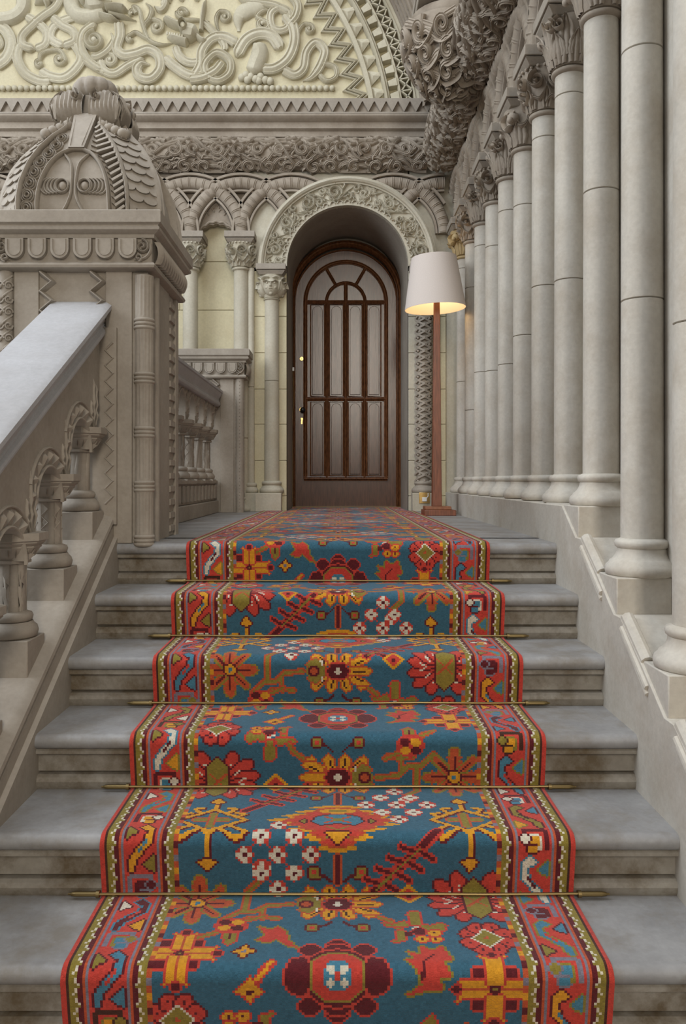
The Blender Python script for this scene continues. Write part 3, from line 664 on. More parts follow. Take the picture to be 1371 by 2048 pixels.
# ================================================================== CARPET
KN = .00632; NC = 200
def carpet_path():
    P = [(4.33, .009)]
    for k in range(7):
        y0, z0 = -T*k, -R*k; c = (y0+.023, z0-.023); r = .032
        if k > 0: P.append((-T*(k-1), z0+.009))
        for a in np.linspace(90, 200, 10): P.append((c[0]+r*cos(radians(a)), c[1]+r*sin(radians(a))))
        P.append((y0+.004, z0-.10)); P.append((y0+.014, z0-R+.018)); P.append((y0+.010, z0-R+.010))
    return np.array(P)
CP = carpet_path(); cd = np.r_[0, np.cumsum(np.hypot(*np.diff(CP, axis=0).T))]
s0 = 4.33-.023; NR0 = int(s0/KN); NR = NR0+int((cd[-1]-s0)/KN)
cell = np.zeros((NR, NC), np.uint8)
BLU, RED, MAR, OLI, GLD, WHT, RST, GRB, LBL, DRK = range(10)
YY, XX = np.mgrid[0:NR, 0:NC]
def paint(mask, c, oc=None, ow=1):
    r0, c0, mk = mask
    if oc is not None:
        d = np.pad(mk, ow); 
        for _ in range(ow):
            e = d.copy(); e[1:] |= d[:-1]; e[:-1] |= d[1:]; e[:, 1:] |= d[:, :-1]; e[:, :-1] |= d[:, 1:]; d = e
        put(r0-ow, c0-ow, d, oc)
    put(r0, c0, mk, c)
def put(r0, c0, mk, c):
    a0, b0 = max(0, r0), max(FX0, c0); a1, b1 = min(NR, r0+mk.shape[0]), min(FX1, c0+mk.shape[1])
    if a1 <= a0 or b1 <= b0: return
    sub_ = cell[a0:a1, b0:b1]; sub_[mk[a0-r0:a1-r0, b0-c0:b1-c0]] = c
def rast(fn, x0, x1, y0, y1):
    c0, c1, r0, r1 = int(x0)-1, int(x1)+2, int(y0)-1, int(y1)+2
    yy, xx = np.mgrid[r0:r1, c0:c1]; return r0, c0, fn(xx+.5, yy+.5)
FX0, FX1 = 33, 167
class Mo:   # motif drawn in knots about a centre, turned by s = +1 / -1
    def __init__(s, cx, cy, sx=1, sy=None, k=1.0): s.cx, s.cy, s.sx, s.sy, s.k = cx, cy, sx, sx if sy is None else sy, k
    def t(s, p): return (s.cx+s.sx*p[0]*s.k, s.cy+s.sy*p[1]*s.k)
    def poly(s, pts, c, oc=None, ow=1):
        P = [s.t(p) for p in pts]; xs = [p[0] for p in P]; ys = [p[1] for p in P]
        def fn(X, Y):
            ins = np.zeros(X.shape, bool); n = len(P)
            for i in range(n):
                (x1, y1), (x2, y2) = P[i], P[(i+1) % n]
                if y1 == y2: continue
                cnd = ((y1 > Y) != (y2 > Y)) & (X < (x2-x1)*(Y-y1)/(y2-y1)+x1); ins ^= cnd
            return ins
        paint(rast(fn, min(xs), max(xs), min(ys), max(ys)), c, oc, ow); return s
    def ell(s, x, y, rx, ry, c, oc=None, ow=1, rot=0):
        cx, cy = s.t((x, y)); rx *= s.k; ry *= s.k; q = max(rx, ry); ro = rot*s.sx*s.sy; cc, ss = cos(ro), sin(ro)
        fn = lambda X, Y: (((X-cx)*cc+(Y-cy)*ss)/rx)**2+((-(X-cx)*ss+(Y-cy)*cc)/ry)**2 <= 1
        paint(rast(fn, cx-q, cx+q, cy-q, cy+q), c, oc, ow); return s
    def line(s, pts, wd, c, oc=None, ow=1):
        for pas in ((1, 0) if oc is not None else (0,)):
            for a, b in zip(pts[:-1], pts[1:]):
                (x1, y1), (x2, y2) = s.t(a), s.t(b); L2 = max(1e-6, (x2-x1)**2+(y2-y1)**2); h = wd/2+(ow if pas else 0)
                def fn(X, Y):
                    t_ = np.clip(((X-x1)*(x2-x1)+(Y-y1)*(y2-y1))/L2, 0, 1); return np.hypot(X-x1-t_*(x2-x1), Y-y1-t_*(y2-y1)) <= h
                paint(rast(fn, min(x1, x2)-h, max(x1, x2)+h, min(y1, y2)-h, max(y1, y2)+h), oc if pas else c)
        return s
def mA(m):
    for x, y, rx, ry in ((0, -16, 4.5, 4), (0, 16, 4.5, 4), (-11, -13, 4.2, 3.6), (11, -13, 4.2, 3.6), (-11, 13, 4.2, 3.6), (11, 13, 4.2, 3.6)): m.ell(x, y, rx, ry, MAR, RED)
    m.ell(0, -12, 5.5, 5, MAR, RED).ell(0, 12, 5.5, 5, MAR, RED).ell(0, 0, 13, 13, MAR, RED)
    for s in (-1, 1): m.poly([(s*10, -3), (s*13, -8), (s*18, -7), (s*20, -3), (s*20, 3), (s*18, 7), (s*13, 8), (s*10, 3)], MAR, RED)
    m.poly([(-10, -5), (-4, -10.5), (4, -10.5), (10, -5), (10, 5), (4, 10.5), (-4, 10.5), (-10, 5)], RED, OLI)
    m.poly([(-5, -3), (-3, -5.5), (3, -5.5), (5, -3), (5, 3), (3, 5.5), (-3, 5.5), (-5, 3)], LBL)
    for a in (-2.3, 2.3):
        for b in (-2.6, 2.6): m.ell(a, b, 1.7, 1.7, WHT)
    m.ell(0, 0, 1.3, 1.3, RED)
def mB(m):
    for s in (-1, 1):
        for x0, x1, y1 in ((3, 5, 13), (8, 14, 12), (-3, -4, 13), (-8, -13, 12)):
            m.poly([(x0-2.2, s*3), (x1-2.6, s*(y1-3)), (x1-.5, s*y1), (x1+2.6, s*(y1-2)), (x0+2.4, s*3)], GLD, RST)
        for x0, x1, y1 in ((3, 4.4, 10), (8, 12, 9), (-3, -3.8, 10), (-8, -11, 9)): m.line([(x0, s*5.5), (x1, s*(y1))], 1, DRK)
    for s in (-1, 1): m.poly([(9, s*2), (17, s*6), (19, s*8), (12, s*8.5), (7, s*6)], GLD, RST).line([(10, s*4), (15, s*6.5)], .9, DRK)
    m.poly([(7, -2), (17, -2.3), (20, 0), (17, 2.3), (7, 2)], GLD, RST).line([(9, 0), (16, 0)], .9, DRK)
    m.poly([(-8, -3), (-13, -8), (-19, -4), (-13, -3), (-10, 0), (-13, 3), (-19, 4), (-13, 8), (-8, 3)], OLI, RST).ell(-14, 0, 3.6, 3.6, MAR, OLI).ell(-14, 0, 2, 2, RST)
    for d in (-4, -5, -6): m.line([(-9+.3*(d+4), d), (-9+.5*(d+4), d)], 1, WHT).line([(-9, -d), (-9.5, -d)], 1, WHT)
    m.poly([(-7, 0), (-4, -4), (4, -4), (7, 0), (4, 4), (-4, 4)], MAR, RED).line([(-2.2, 0), (2.2, 0)], 1.1, WHT).line([(0, -2), (0, 2)], 1.1, WHT)
    for s in (-1, 1):      # flanking buds on stalks
        for q in (-1, 1): m.line([(s*3, q*15), (s*6, q*18), (s*9, q*19)], 1.3, MAR, None).poly([(s*8, q*17), (s*13, q*17), (s*13, q*22), (s*9, q*22)], OLI, MAR).ell(s*11, q*19.5, 1.2, 1.2, RED)
def mC(m):
    for s in (-1, 1): m.line([(0, s*20), (0, s*32)], 2.0, MAR, RST).line([(0, s*20), (0, s*32)], .8, OLI)
    def jag(W_, H_, n, a):
        L_ = []
        for i in range(n):
            y = -H_+2*H_*i/n; x = 3+(W_-3)*max(0, 1-abs((y+H_/n)/H_+.08)); L_ += [(max(2, x-a*.6), y), (x+a, y+H_/n*.9), (x+a, y+H_/n*1.2), (max(2, x-a*.6), y+H_/n*1.95)]
        return L_+[(4, H_)]+[(-4, H_)]+[(-x, y) for x, y in L_[::-1]]
    m.poly(jag(28, 18, 8, 4.5), GLD, None); m.poly(jag(21, 15, 8, 3), RED, RST)
    m.poly([(-9, -6), (-3, -8), (3, -8), (9, -6), (11, -1), (8, 3), (0, 1), (-8, 3), (-11, -1)], LBL, MAR); m.line([(-6, -6), (6, 1)], 1.2, RST).line([(6, -6), (-6, 1)], 1.2, RST).ell(0, -2.5, 2, 2, OLI)
    m.ell(0, -12, 8, 2.6, GLD, RST).ell(0, -12, 4, 1.2, OLI).line([(-5, 4), (5, 12)], .9, OLI).line([(5, 4), (-5, 12)], .9, OLI)
    m.poly([(-5, 9), (5, 9), (0, 14)], GLD, MAR); m.poly([(-17, -1), (-14, -3), (-14, 1)], OLI, MAR).poly([(17, -1), (14, -3), (14, 1)], OLI, MAR)
def mD(m):
    for s in (-1, 1):
        for a, l in ((-72, 14), (-38, 15.5), (-12, 15), (12, 15), (38, 15.5), (72, 14)):
            c_, s_ = cos(radians(a)), sin(radians(a)); cx, cy = s*(3.5+.62*l*c_), .66*l*s_*1.05; m.ell(cx, cy, l*.46, 3.1, RED, MAR, rot=radians(a)*s)
        for a in (-72, -38, 38, 72):
            c_, s_ = cos(radians(a)), sin(radians(a))
            for q in (7, 9, 11): m.ell(s*(3.5+q*c_*.8), q*s_*.85, .6, .6, WHT)
        m.line([(s*10, 0), (s*13, -2)], .9, WHT).line([(s*10, 0), (s*13, 2)], .9, WHT)
    m.poly([(-5, -8), (-2, -11), (0, -13), (2, -11), (5, -8), (5, 8), (2, 11), (0, 13), (-2, 11), (-5, 8)], OLI, MAR).line([(-4, -4), (4, 4)], 1, RST).line([(4, -4), (-4, 4)], 1, RST)
def mE(m):
    for i in range(8):
        a = i*pi/4; c_, s_ = cos(a), sin(a); m.line([(0, 0), (12.5*c_, 13*s_)], 3.4 if i % 2 else 4.6, RST, OLI)
        if i % 2 == 0: 
            for q in (8, 10.5): m.line([(q*c_-3*s_, q*s_+3*c_), ((q-3)*c_, (q-3)*s_), (q*c_+3*s_, q*s_-3*c_)], 1.6, RST, None)
    for i in range(8):
        a = i*pi/4; m.line([(0, 0), (10.5*cos(a), 11*sin(a))], 1, MAR)
    m.ell(0, 0, 3, 3, GLD, MAR).ell(0, 0, 1.2, 1.2, LBL)
def mF(m):
    for i in range(8):
        a = (i+.5)*pi/4; m.ell(7.2*cos(a), 7.6*sin(a), 3.4, 3.4, RED, MAR)
    for i in range(8):
        a = (i+.5)*pi/4; m.ell(7.6*cos(a), 8*sin(a), .7, .7, MAR)
    m.poly([(-5.5, 0), (0, -6), (5.5, 0), (0, 6)], OLI, WHT).ell(0, 0, 1, 1, RST)
def mG(m):
    m.poly([(-8, -8), (8, -8), (8, 8), (-8, 8)], RED, RED)
    for sx in (-1, 1):
        for sy in (-1, 1): m.poly([(sx*4, sy*4), (sx*8, sy*4), (sx*8, sy*8), (sx*4, sy*8)], MAR, RED)
    for dx, dy in ((1, 0), (-1, 0), (0, 1), (0, -1)):
        m.poly([(dx*2-dy*3.4, dy*2+dx*3.4), (dx*12-dy*3.4, dy*12+dx*3.4), (dx*14-dy*5.5, dy*14+dx*5.5), (dx*11, dy*11), (dx*14+dy*5.5, dy*14-dx*5.5), (dx*12+dy*3.4, dy*12-dx*3.4), (dx*2+dy*3.4, dy*2-dx*3.4)], GLD, RED)
        m.line([(dx*2, dy*2), (dx*12, dy*12)], .9, RST).ell(dx*14, dy*14, 1.6, 1.6, MAR, RED)
    m.ell(0, 0, 2, 2, MAR).ell(0, 0, .7, .7, OLI)
def mH(m):
    D_ = [(0, -13), (16, -1), (0, 11), (-16, -1), (0, -13)]
    G_ = [[(x*1.0, y*1.0) for x, y in D_], [(0, 11), (0, 27)], [(0, -13), (0, -23)], [(10, 6), (17, 11), (15, 14), (11, 14)], [(-10, 6), (-17, 11), (-15, 14), (-11, 14)], [(5, 9), (13, 15)], [(-5, 9), (-13, 15)], [(12, -4), (15, -8), (11, -9)], [(-12, -4), (-15, -8), (-11, -9)], [(7, -9), (10, -14), (6, -15)], [(-7, -9), (-10, -14), (-6, -15)]]
    for g in G_: m.line([(a+.7, b+.9) for a, b in g], 2.6, MAR)
    for g in G_: m.line(g, 1.9, GLD)
    m.poly([(-4, 26), (0, 31), (4, 26), (0, 24)], GLD, MAR).poly([(-4, -22), (0, -27), (4, -22), (0, -20)], GLD, MAR).poly([(-3, 11), (0, 14), (3, 11), (0, 9)], GLD)
    m.line([(-7, -1), (7, -1)], 2.6, OLI, RST).line([(0, -7), (0, 6)], 2.6, OLI, RST)
    for x, y in ((-7, -1), (7, -1), (0, -7), (0, 6)): m.ell(x, y, 1.9, 1.9, OLI)
def mI(m, n=1):
    m.ell(0, 0, 4, 4, RED)
    for x, y in ((-2.2, 0), (2.2, 0), (0, -2.2), (0, 2.2)): m.ell(x, y, 1.5, 1.5, WHT)
    m.ell(0, 0, 1, 1, MAR)
def mI7(m):
    pos = [(0, -16), (-7, -8.5), (7, -8.5), (-14, 0), (0, 0), (14, 0), (-7, 8.5), (7, 8.5), (0, 16)]
    for x, y in pos:
        for x2, y2 in pos:
            if 0 < hypot(x-x2, y-y2) < 13: m.line([(x, y), (x2, y2)], .7, RED)
    for x, y in pos: mI(Mo(*m.t((x, y))))
def mJ(m):
    L_ = []
    m.line([(-13, 14), (8, -8), (14, -14)], 3, MAR, RED)
    for q in (-10, -5, 0, 5): m.line([(q, -q+1), (q-7, -q-2)], 1.6, MAR, RED).line([(q+1, -q), (q+7, -q+4)], 1.6, MAR, RED)
    m.line([(-12, 13), (6, -6)], .9, OLI)
def mK(m):
    m.poly([(-4, -2), (-13, -3), (-15, 3), (-12, 4), (-8, 2), (-4, 3)], OLI, RED).poly([(2, 2), (13, 2), (14, 5), (10, 3), (4, 6)], OLI, RED).poly([(-3, 3), (-4, 14), (1, 15), (2, 12), (1, 3)], OLI, RED).poly([(3, -3), (5, -10), (12, -12), (8, -9), (8, -2)], OLI, RED)
    for x, y in ((-9, -9), (-9, -4), (-3, -9)): m.ell(x, y, 2.8, 2.5, GLD, RED).ell(x, y, .7, .7, MAR)
    m.ell(-2, -3, 3, 3, MAR, RED).ell(3, -5, 2.2, 2.2, MAR).line([(-2, 1), (1, 0)], 1, WHT)
def mL(m):
    m.poly([(-9, 14), (-1, 8), (-3, 3), (-8, -2), (-4, -3), (-6, -8), (-1, -6), (0, -13), (4, -9), (9, -12), (12, -2), (8, -1), (11, 5), (6, 6), (8, 11), (2, 11)], RED, OLI).line([(-1, 6), (0, -1), (5, -6)], 1.3, MAR)
def mL1(m):
    m.poly([(-9, -9), (-2, -6), (2, -9), (6, -4), (8, 4), (13, 11), (6, 8), (2, 3), (-3, 6), (-9, 4), (-4, -1)], RED, OLI)
def mM(m): m.poly([(-6, 0), (-2, -2), (0, -6), (2, -2), (6, 0), (2, 2), (0, 6), (-2, 2)], GLD, MAR).ell(0, 0, 1.2, 1.2, GRB)
def mM2(m): m.poly([(-5, 0), (0, -5), (5, 0), (0, 5)], RED, GLD, 2).ell(0, 0, 1.4, 1.4, MAR)
def mN(m): m.line([(0, 0), (9, -11)], 1.5, GLD, RED).poly([(-6, 2), (-2, -2), (0, -5), (2, -2), (6, 2), (2, 4), (0, 7), (-2, 4)], GLD, RED).ell(0, 2, 1.4, 1.4, MAR)
def mO(m):
    m.line([(-5, 3), (-14, 8)], 1.4, OLI, RST).line([(6, -6), (14, -10)], 1.4, OLI, RST)
    m.ell(0, -2, 7, 6, RED, RED).ell(-3, -5, 2.8, 2.4, MAR).ell(3, -5, 2.8, 2.4, GLD).ell(-3, 0, 2.8, 2.4, GLD).ell(3, 0, 2.8, 2.4, MAR).poly([(-3, 4), (3, 4), (4, 10), (0, 14), (-2, 9)], OLI, RED).line([(0, 5), (0, 9)], 1, MAR)
def mP(m):   # vine from the lotus to a white flower, with a three pointed sprout
    v = [[(-19, 0), (-29, 1), (-34, 6), (-40, 6)], [(-38, 6), (-38, -9), (-33, -14), (-32, -18)], [(-31, 4), (-30, 11)], [(-36, 11), (-30, 10), (-24, 11)], [(-40, 6), (-46, 12)]]
    for g in v: m.line(g, 3.8, RST)
    for g in v: m.line(g, 1.6, OLI)
    mI(Mo(*m.t((-32, -20)), m.sx))
    w_ = [(14, 8), (21, 13), (26, 22)]; m.line(w_, 3.4, RST).line(w_, 1.4, OLI)
def q_(u, w, n): return (NC/2+u/KN, NR0+(.765+1.144*n+w)/KN)
for n in range(-4, 3):
    def at(fn, u, w_, s=1, k=1.0, sy=None): fn(Mo(*q_(u, w_, n), s, sy, k))
    at(mP, 0, -.285, -1); at(mP, 0, .285, 1)
    at(mC, 0, 0); at(mB, 0, -.285, -1, .92); at(mB, 0, .285, 1, .92); at(mA, 0, .572, 1, .93)
    at(mH, -.348, -.01, 1, .92); at(mH, .352, -.01, 1, .92)
    at(mD, -.365, -.27); at(mD, .365, .27, -1); at(mE, -.368, .28); at(mE, .355, -.285, -1)
    at(mF, -.368, -.46); at(mF, .363, .445, -1); at(mG, -.37, .508); at(mG, .36, -.54, -1)
    at(mI7, -.16, .12); at(mI7, .17, -.12, -1); at(mJ, -.175, -.165, -1, sy=-1); at(mJ, .18, .14)
    at(mK, -.20, -.42, 1, .85); at(mK, .19, .40, -1, .85); at(mO, -.265, .40, 1, .85); at(mO, .22, -.40, -1, .85)
    at(mL1, -.155, .435, 1, .75); at(mL, .20, .545, 1, .88); at(mM, -.22, .50, 1, .8); at(mM2, -.19, -.26, 1, .8); at(mM2, .19, .245, 1, .8); at(mN, -.20, .60, 1, .85)
# borders
FX0, FX1 = 0, NC
def vcol(c0, c1, col):
    cell[:, c0:c1] = col; cell[:, NC-c1:NC-c0] = col
vcol(0, 2, RED); vcol(2, 3, DRK); vcol(3, 6, OLI); vcol(6, 8, MAR); vcol(8, 9, RST); vcol(9, 10, GRB); vcol(10, 24, RED); vcol(24, 25, GRB); vcol(25, 26, RST); vcol(26, 28, MAR); vcol(28, 31, OLI); vcol(31, 33, RST)
for r in range(NR):
    ph = (r//2) % 4; off = (0, 1, 2, 1)[ph]
    for side in (0, 1):
        def X(c): return NC-1-c if side else c
        cell[r, X(5+off-1)] = WHT if (r % 2 == 0 or off == 1) else OLI
        for c in range(5, 5+off): cell[r, X(c)] = OLI if c < 5+off-1 else cell[r, X(c)]
        cell[r, X(29-off)] = WHT if (r % 2 == 0 or off == 1) else OLI
        if off == 2: cell[r, X(28)] = OLI
        if (r//3) % 2 == 0: cell[r, X(31)] = (GLD, MAR, GRB)[(r//6) % 3]; cell[r, X(32)] = (GLD, MAR, GRB)[(r//6) % 3]
pitch = 38; combos = [(WHT, LBL, MAR), (OLI, MAR, DRK), (LBL, MAR, RED), (MAR, LBL, RED), (GLD, MAR, LBL), (LBL, OLI, RED)]
tri = [(OLI, MAR), (LBL, OLI), (GLD, OLI), (WHT, MAR), (LBL, MAR), (GLD, MAR)]
def mS(m, c, oc, ic):
    m.poly([(-5, 12), (-5, 7), (-2, 2), (2, -2), (3, -7), (0, -8), (-1, -10), (2, -12), (5, -9), (5, -2), (1, 3), (-2, 7), (-3, 12)], c, oc).line([(-1, 3), (3, -3)], 1.2, ic)
def mX(m, a, b, c):
    m.line([(-5, 4), (-5, -5), (5, -5)], 1, b).ell(0, 0, 2.4, 2.4, a, c).ell(4, -1, 2, 2, c, b).ell(1, 3.5, 2, 1.7, a, b).ell(-2, 3, 1.4, 1.4, c)
for side in (0, 1):
    i = 0; y = 10+side*17
    while y < NR:
        cx = 17 if side == 0 else NC-17; s = 1 if side == 0 else -1; c = combos[(i*5+side*2) % 6]; t1 = tri[(i*3+side) % 6]; t2 = tri[(i*5+2+side) % 6]
        mS(Mo(cx, y, s, 1), *c)
        m = Mo(cx, y, s, 1); m.poly([(-6, -10), (-6, -3), (-1, -6)], t1[0], t1[1]).poly([(6, 4), (6, 12), (1, 9)], t2[0], t2[1])
        mX(Mo(cx, y+19, s, 1), *[(GLD, MAR, WHT), (MAR, GRB, MAR), (LBL, GRB, OLI), (GLD, DRK, OLI), (LBL, MAR, WHT)][i % 5]); y += pitch; i += 1
sv = (np.arange(NR+1)-NR0)*KN+s0
# keep the carpet start at the door sill
first = int(max(0, (3.70-(DY-.07-.80))/KN)) if False else 0
ys = np.interp(sv, cd, CP[:, 0]); zs_ = np.interp(sv, cd, CP[:, 1])
ux = np.linspace(-.632, .632, NC+1)-.003
V = np.zeros((NR+1, NC+1, 3)); V[:, :, 0] = ux[None]; V[:, :, 1] = ys[:, None]; V[:, :, 2] = zs_[:, None]
edge = np.minimum(np.arange(NC+1), NC-np.arange(NC+1)); V[:, :, 2] -= np.where(edge == 0, .005, 0)[None]
V = V.reshape(-1, 3)
idx = np.arange((NR+1)*(NC+1)).reshape(NR+1, NC+1)
Q = np.stack([idx[:-1, :-1], idx[1:, :-1], idx[1:, 1:], idx[:-1, 1:]], -1).reshape(-1, 4)
keep = ((ys[:-1] < 3.45)[:, None] | ((ux[:-1] > -.43) & (ux[1:] < .575))[None]).ravel(); Q = Q[keep]   # narrower inside the door niche
cme = bpy.data.meshes.new('stair_carpet'); cme.vertices.add(len(V)); cme.vertices.foreach_set('co', V.ravel())
cme.loops.add(Q.size); cme.loops.foreach_set('vertex_index', Q.ravel()); cme.polygons.add(len(Q)); cme.polygons.foreach_set('loop_start', np.arange(0, Q.size, 4)); cme.polygons.foreach_set('loop_total', np.full(len(Q), 4))
cme.update(calc_edges=True)
PAL = np.array([(.040, .118, .172), (.50, .052, .036), (.105, .014, .018), (.235, .180, .032), (.62, .28, .020), (.62, .56, .44), (.45, .080, .030), (.19, .17, .21), (.060, .19, .27), (.060, .022, .014)])
rg = np.random.default_rng(3); colr = (PAL[cell.ravel()]*rg.normal(1, .07, (cell.size, 1)).clip(.8, 1.2))[keep]
ca = cme.color_attributes.new('knots', 'FLOAT_COLOR', 'CORNER')
cc = np.ones((len(Q)*4, 4), np.float32); cc[:, :3] = np.repeat(colr, 4, 0); ca.data.foreach_set('color', cc.ravel())
cme.shade_smooth()
cmat = bpy.data.materials.new('knotted_wool_pile'); n_, b_ = nodes(cmat); N = n_.nodes; L = n_.links
at_ = N.new('ShaderNodeVertexColor'); at_.layer_name = 'knots'; L.new(at_.outputs[0], b_.inputs['Base Color']); b_.inputs['Roughness'].default_value = .95; b_.inputs['Specular IOR Level'].default_value = .15; b_.inputs['Sheen Weight'].default_value = .12; b_.inputs['Sheen Roughness'].default_value = .5
gm = N.new('ShaderNodeNewGeometry'); nz = N.new('ShaderNodeTexNoise'); nz.inputs['Scale'].default_value = 330; nz.inputs['Detail'].default_value = 2; L.new(gm.outputs['Position'], nz.inputs['Vector'])
bp = N.new('ShaderNodeBump'); bp.inputs['Strength'].default_value = .7; bp.inputs['Distance'].default_value = .004; L.new(nz.outputs[0], bp.inputs['Height']); L.new(bp.outputs[0], b_.inputs['Normal'])
cme.materials.append(cmat)
carpet = bpy.data.objects.new('stair_carpet', cme); COL.objects.link(carpet); tag(carpet, 'red bordered blue oriental runner carpet running down the stone stairs', 'carpet')

# stair rods
ords = ['topmost', 'second', 'third', 'fourth', 'fifth', 'lowest']
for k in range(5):
    yr, zr = -T*k+.004, -R*(k+1)+.016
    pos = ['at the foot of the topmost riser', 'across the carpet one step below the topmost rod', 'across the middle of the visible flight, third rod from top', 'fourth rod down from the landing', 'longest looking rod, fifth down and nearest the viewer', 'rod below the bottom picture edge'][k]
    t = thing('stair_rod', (0, yr, zr), 'aged brass stair rod '+pos, 'stair rod', 'brass rods holding the stair carpet')
    m = MB(); m.tube([(-.64+.128*i, yr-.004+.001*sin(i*2), zr+.0008*sin(i*1.7+k)) for i in range(11)], .0042, 8); m.build('rod', RODM, t)
    for s in (-1, 1):
        m = MB(); m.tube([(s*.637, yr-.004, zr), (s*.646, yr-.004, zr)], .0095, 12); m.build('ring_bracket', RODM, t)
        m = MB(); m.tube([(s*x, yr-.002, zr-.001) for x in (.645, .70, .712, .716, .722)], [.0068, .0068, .0055, .003, .0025], 10); m.build('finial', RODM, t)

# ================================================================== BALUSTRADES
def baluster(parent, x, y, zb, zc, zbot, hx=.08, slope=True, pat=0):
    m = MB(); m.box(x-hx, x+hx, y-.076, y+.076, zbot, zb); pl = m.build('plinth_block', GREY, parent, bevel=.003)
    m = MB(); col_base(m, .046, .083, .082); m.v = [(p[0]+x, p[1]+y, p[2]+zb) for p in m.v]; m.lathe([(.044, .08), (.043, zc-zb-.09)], (x, y, zb), 24); zs0, zs1 = zb+.09, zc-.10
    for i in range(6):
        a0 = i*pi/3-pi/2
        if pat % 3 == 0: P = [(a0+.22*sin(j*1.6), zs0+(zs1-zs0)*j/9) for j in range(10)]
        elif pat % 3 == 1: P = [(a0+(.28 if j % 2 else -.28), zs0+(zs1-zs0)*j/6) for j in range(7)]
        else: P = [(a0+.5*j/6, zs0+(zs1-zs0)*j/6) for j in range(7)]
        strip(m, P, .09, .004, lambda u, v, h: (x+(.0432+h)*cos(u), y+(.0432+h)*sin(u), v), prof=ROUND)
    sh = m.build('baluster_shaft', GREY, parent, ang=50)
    m = MB(); oc = lambda r, z: [(x+r*cos(pi/8+i*pi/4)/cos(pi/8), y+r*sin(pi/8+i*pi/4)/cos(pi/8), z) for i in range(8)]
    prof = [(.046, -.100), (.056, -.097), (.056, -.088), (.050, -.084), (.066, -.070), (.080, -.052), (.086, -.046), (.084, -.042), (.096, -.032), (.096, -.028), (.104, -.024), (.104, 0)]
    m.grid([oc(r, zc+z) for r, z in prof], cv=True); m.add(oc(.104, zc), [tuple(range(8))])
    for i in range(8):
        a = i*pi/4; 
        for q in (-.25, .25): strip(m, spiral(a+q, zc-.066, .013, pi/2, 1.2, 1 if q > 0 else -1, 10), .0035, .008, lambda u, v, h: (x+(.070+(v-zc+.066)*.6+h)*cos(u), y+(.070+(v-zc+.066)*.6+h)*sin(u), v) if True else None)
    m.build('baluster_cap', GREY, parent, ang=30)
def balustrade(name, label, xc, ys, caps, blk, zbots, crown_up, railz, ylo, yhi, hw=.060, extra=None, railhw=.135, railx=None, root=None):
    t = thing(name, root, label, 'balustrade')
    for i, y in enumerate(ys): baluster(t, xc, y, blk(y), caps(y), zbots(y), pat=i)
    # arcade plate
    sp = abs(ys[1]-ys[0]); lo = []; leg = .050
    n = int((yhi-ylo)/.012); yl = [ylo+(yhi-ylo)*i/n for i in range(n+1)]
    def zlow(y):
        d = min(ys, key=lambda q: abs(q-y))
        if abs(y-d) <= leg: return caps(d)
        # arch between two neighbours
        below = max([q for q in ys if q <= y], default=ys[0]-sp if ys[0] < ys[-1] else min(ys)-sp); c = below+sp/2; r = sp/2-leg
        q = min(1, abs(y-c)/r); return caps(c)+crown_up-r+r*sqrt(max(0, 1-q*q))
    fine = sorted(set([round(v, 4) for v in yl]+[round(d+s*leg+e, 4) for d in ys for s in (-1, 1) for e in (-.0005, .0005)])); fine = [v for v in fine if ylo <= v <= yhi]
    m = MB(); xi, xo = xc+hw, xc-hw
    lo = [(y, zlow(y)) for y in fine]; top = lambda y: railz(y)-.10
    m.grid([[(xi, y, top(y)), (xi, y, z), (xo, y, z), (xo, y, top(y))] for y, z in lo])
    m.build('arcade_panel', GREY, t, ang=30)
    cm = MB()
    for d in list(ys)+[min(ys)-sp]:
        c = d+sp/2; r = sp/2-leg; zc = caps(c)+crown_up-r
        if not (ylo < c < yhi): continue
        for i in range(9):
            a = pi*(i+.5)/9; da = pi/9*.42; f = lambda a_, r_, h_: (xi+h_, c+r_*cos(a_), zc+r_*sin(a_)*1.0)
            cm.add([f(a-da, r+.012, 0), f(a+da, r+.012, 0), f(a+da*.5, r+.060, 0), f(a-da*.5, r+.060, 0), f(a, r+.045, .018)], [(0, 1, 4), (1, 2, 4), (2, 3, 4), (3, 0, 4)])
        strip(cm, arc(c, zc, r+.006, 0, pi, 20), .006, .010, lambda u, v, h: (xi+h, u, v)); strip(cm, arc(c, zc, r+.068, .35, pi-.35, 20), .005, .009, lambda u, v, h: (xi+h, u, v))
    for d in ys:
        for s in (-1, 0, 1):
            z0 = caps(d)+.012; z1 = caps(d)+.11+(.09 if s == 0 else 0)+(.07 if railz(1)-railz(0) and s*1 > 0 else 0)
            strip(cm, [(d+s*.034, z0+(z1-z0)*q/8) for q in range(9)], .006, .009, lambda u, v, h: (xi+h, u, v), taper=(.15, .3), hmod=lambda q: 1+.4*sin(q*30))
    cm.build('arch_ornament', GREY, t, ang=25)
    # rail
    rx = railx if railx is not None else xc; hwr = railhw
    pr = [(-hwr, -.018), (-hwr+.02, 0), (hwr-.02, 0), (hwr, -.012), (hwr, -.030), (hwr-.010, -.034), (hwr-.013, -.044), (hwr-.020, -.060), (hwr-.030, -.075), (hwr-.034, -.088), (hwr-.030, -.094)]+[(hwr-.042+.022*cos(radians(a)), -.118+.022*sin(radians(a))) for a in (60, 30, 0, -30, -60, -90)]+[(-hwr+.072, -.14), (-hwr+.055, -.10), (-hwr+.02, -.06), (-hwr, -.045)]
    m = MB(); m.hexa([(rx+p, ylo, railz(ylo)+q) for p, q in pr], [(rx+p, yhi, railz(yhi)+q) for p, q in pr]); m.build('handrail', RAILM, t, ang=30)
    return t
RAILM = stone('smooth_rail_stone', (.37, .36, .36), (.47, .47, .48), stain=(.33, .31, .30), stain_amt=.3, rough=.55, scale=2)
SL = .555
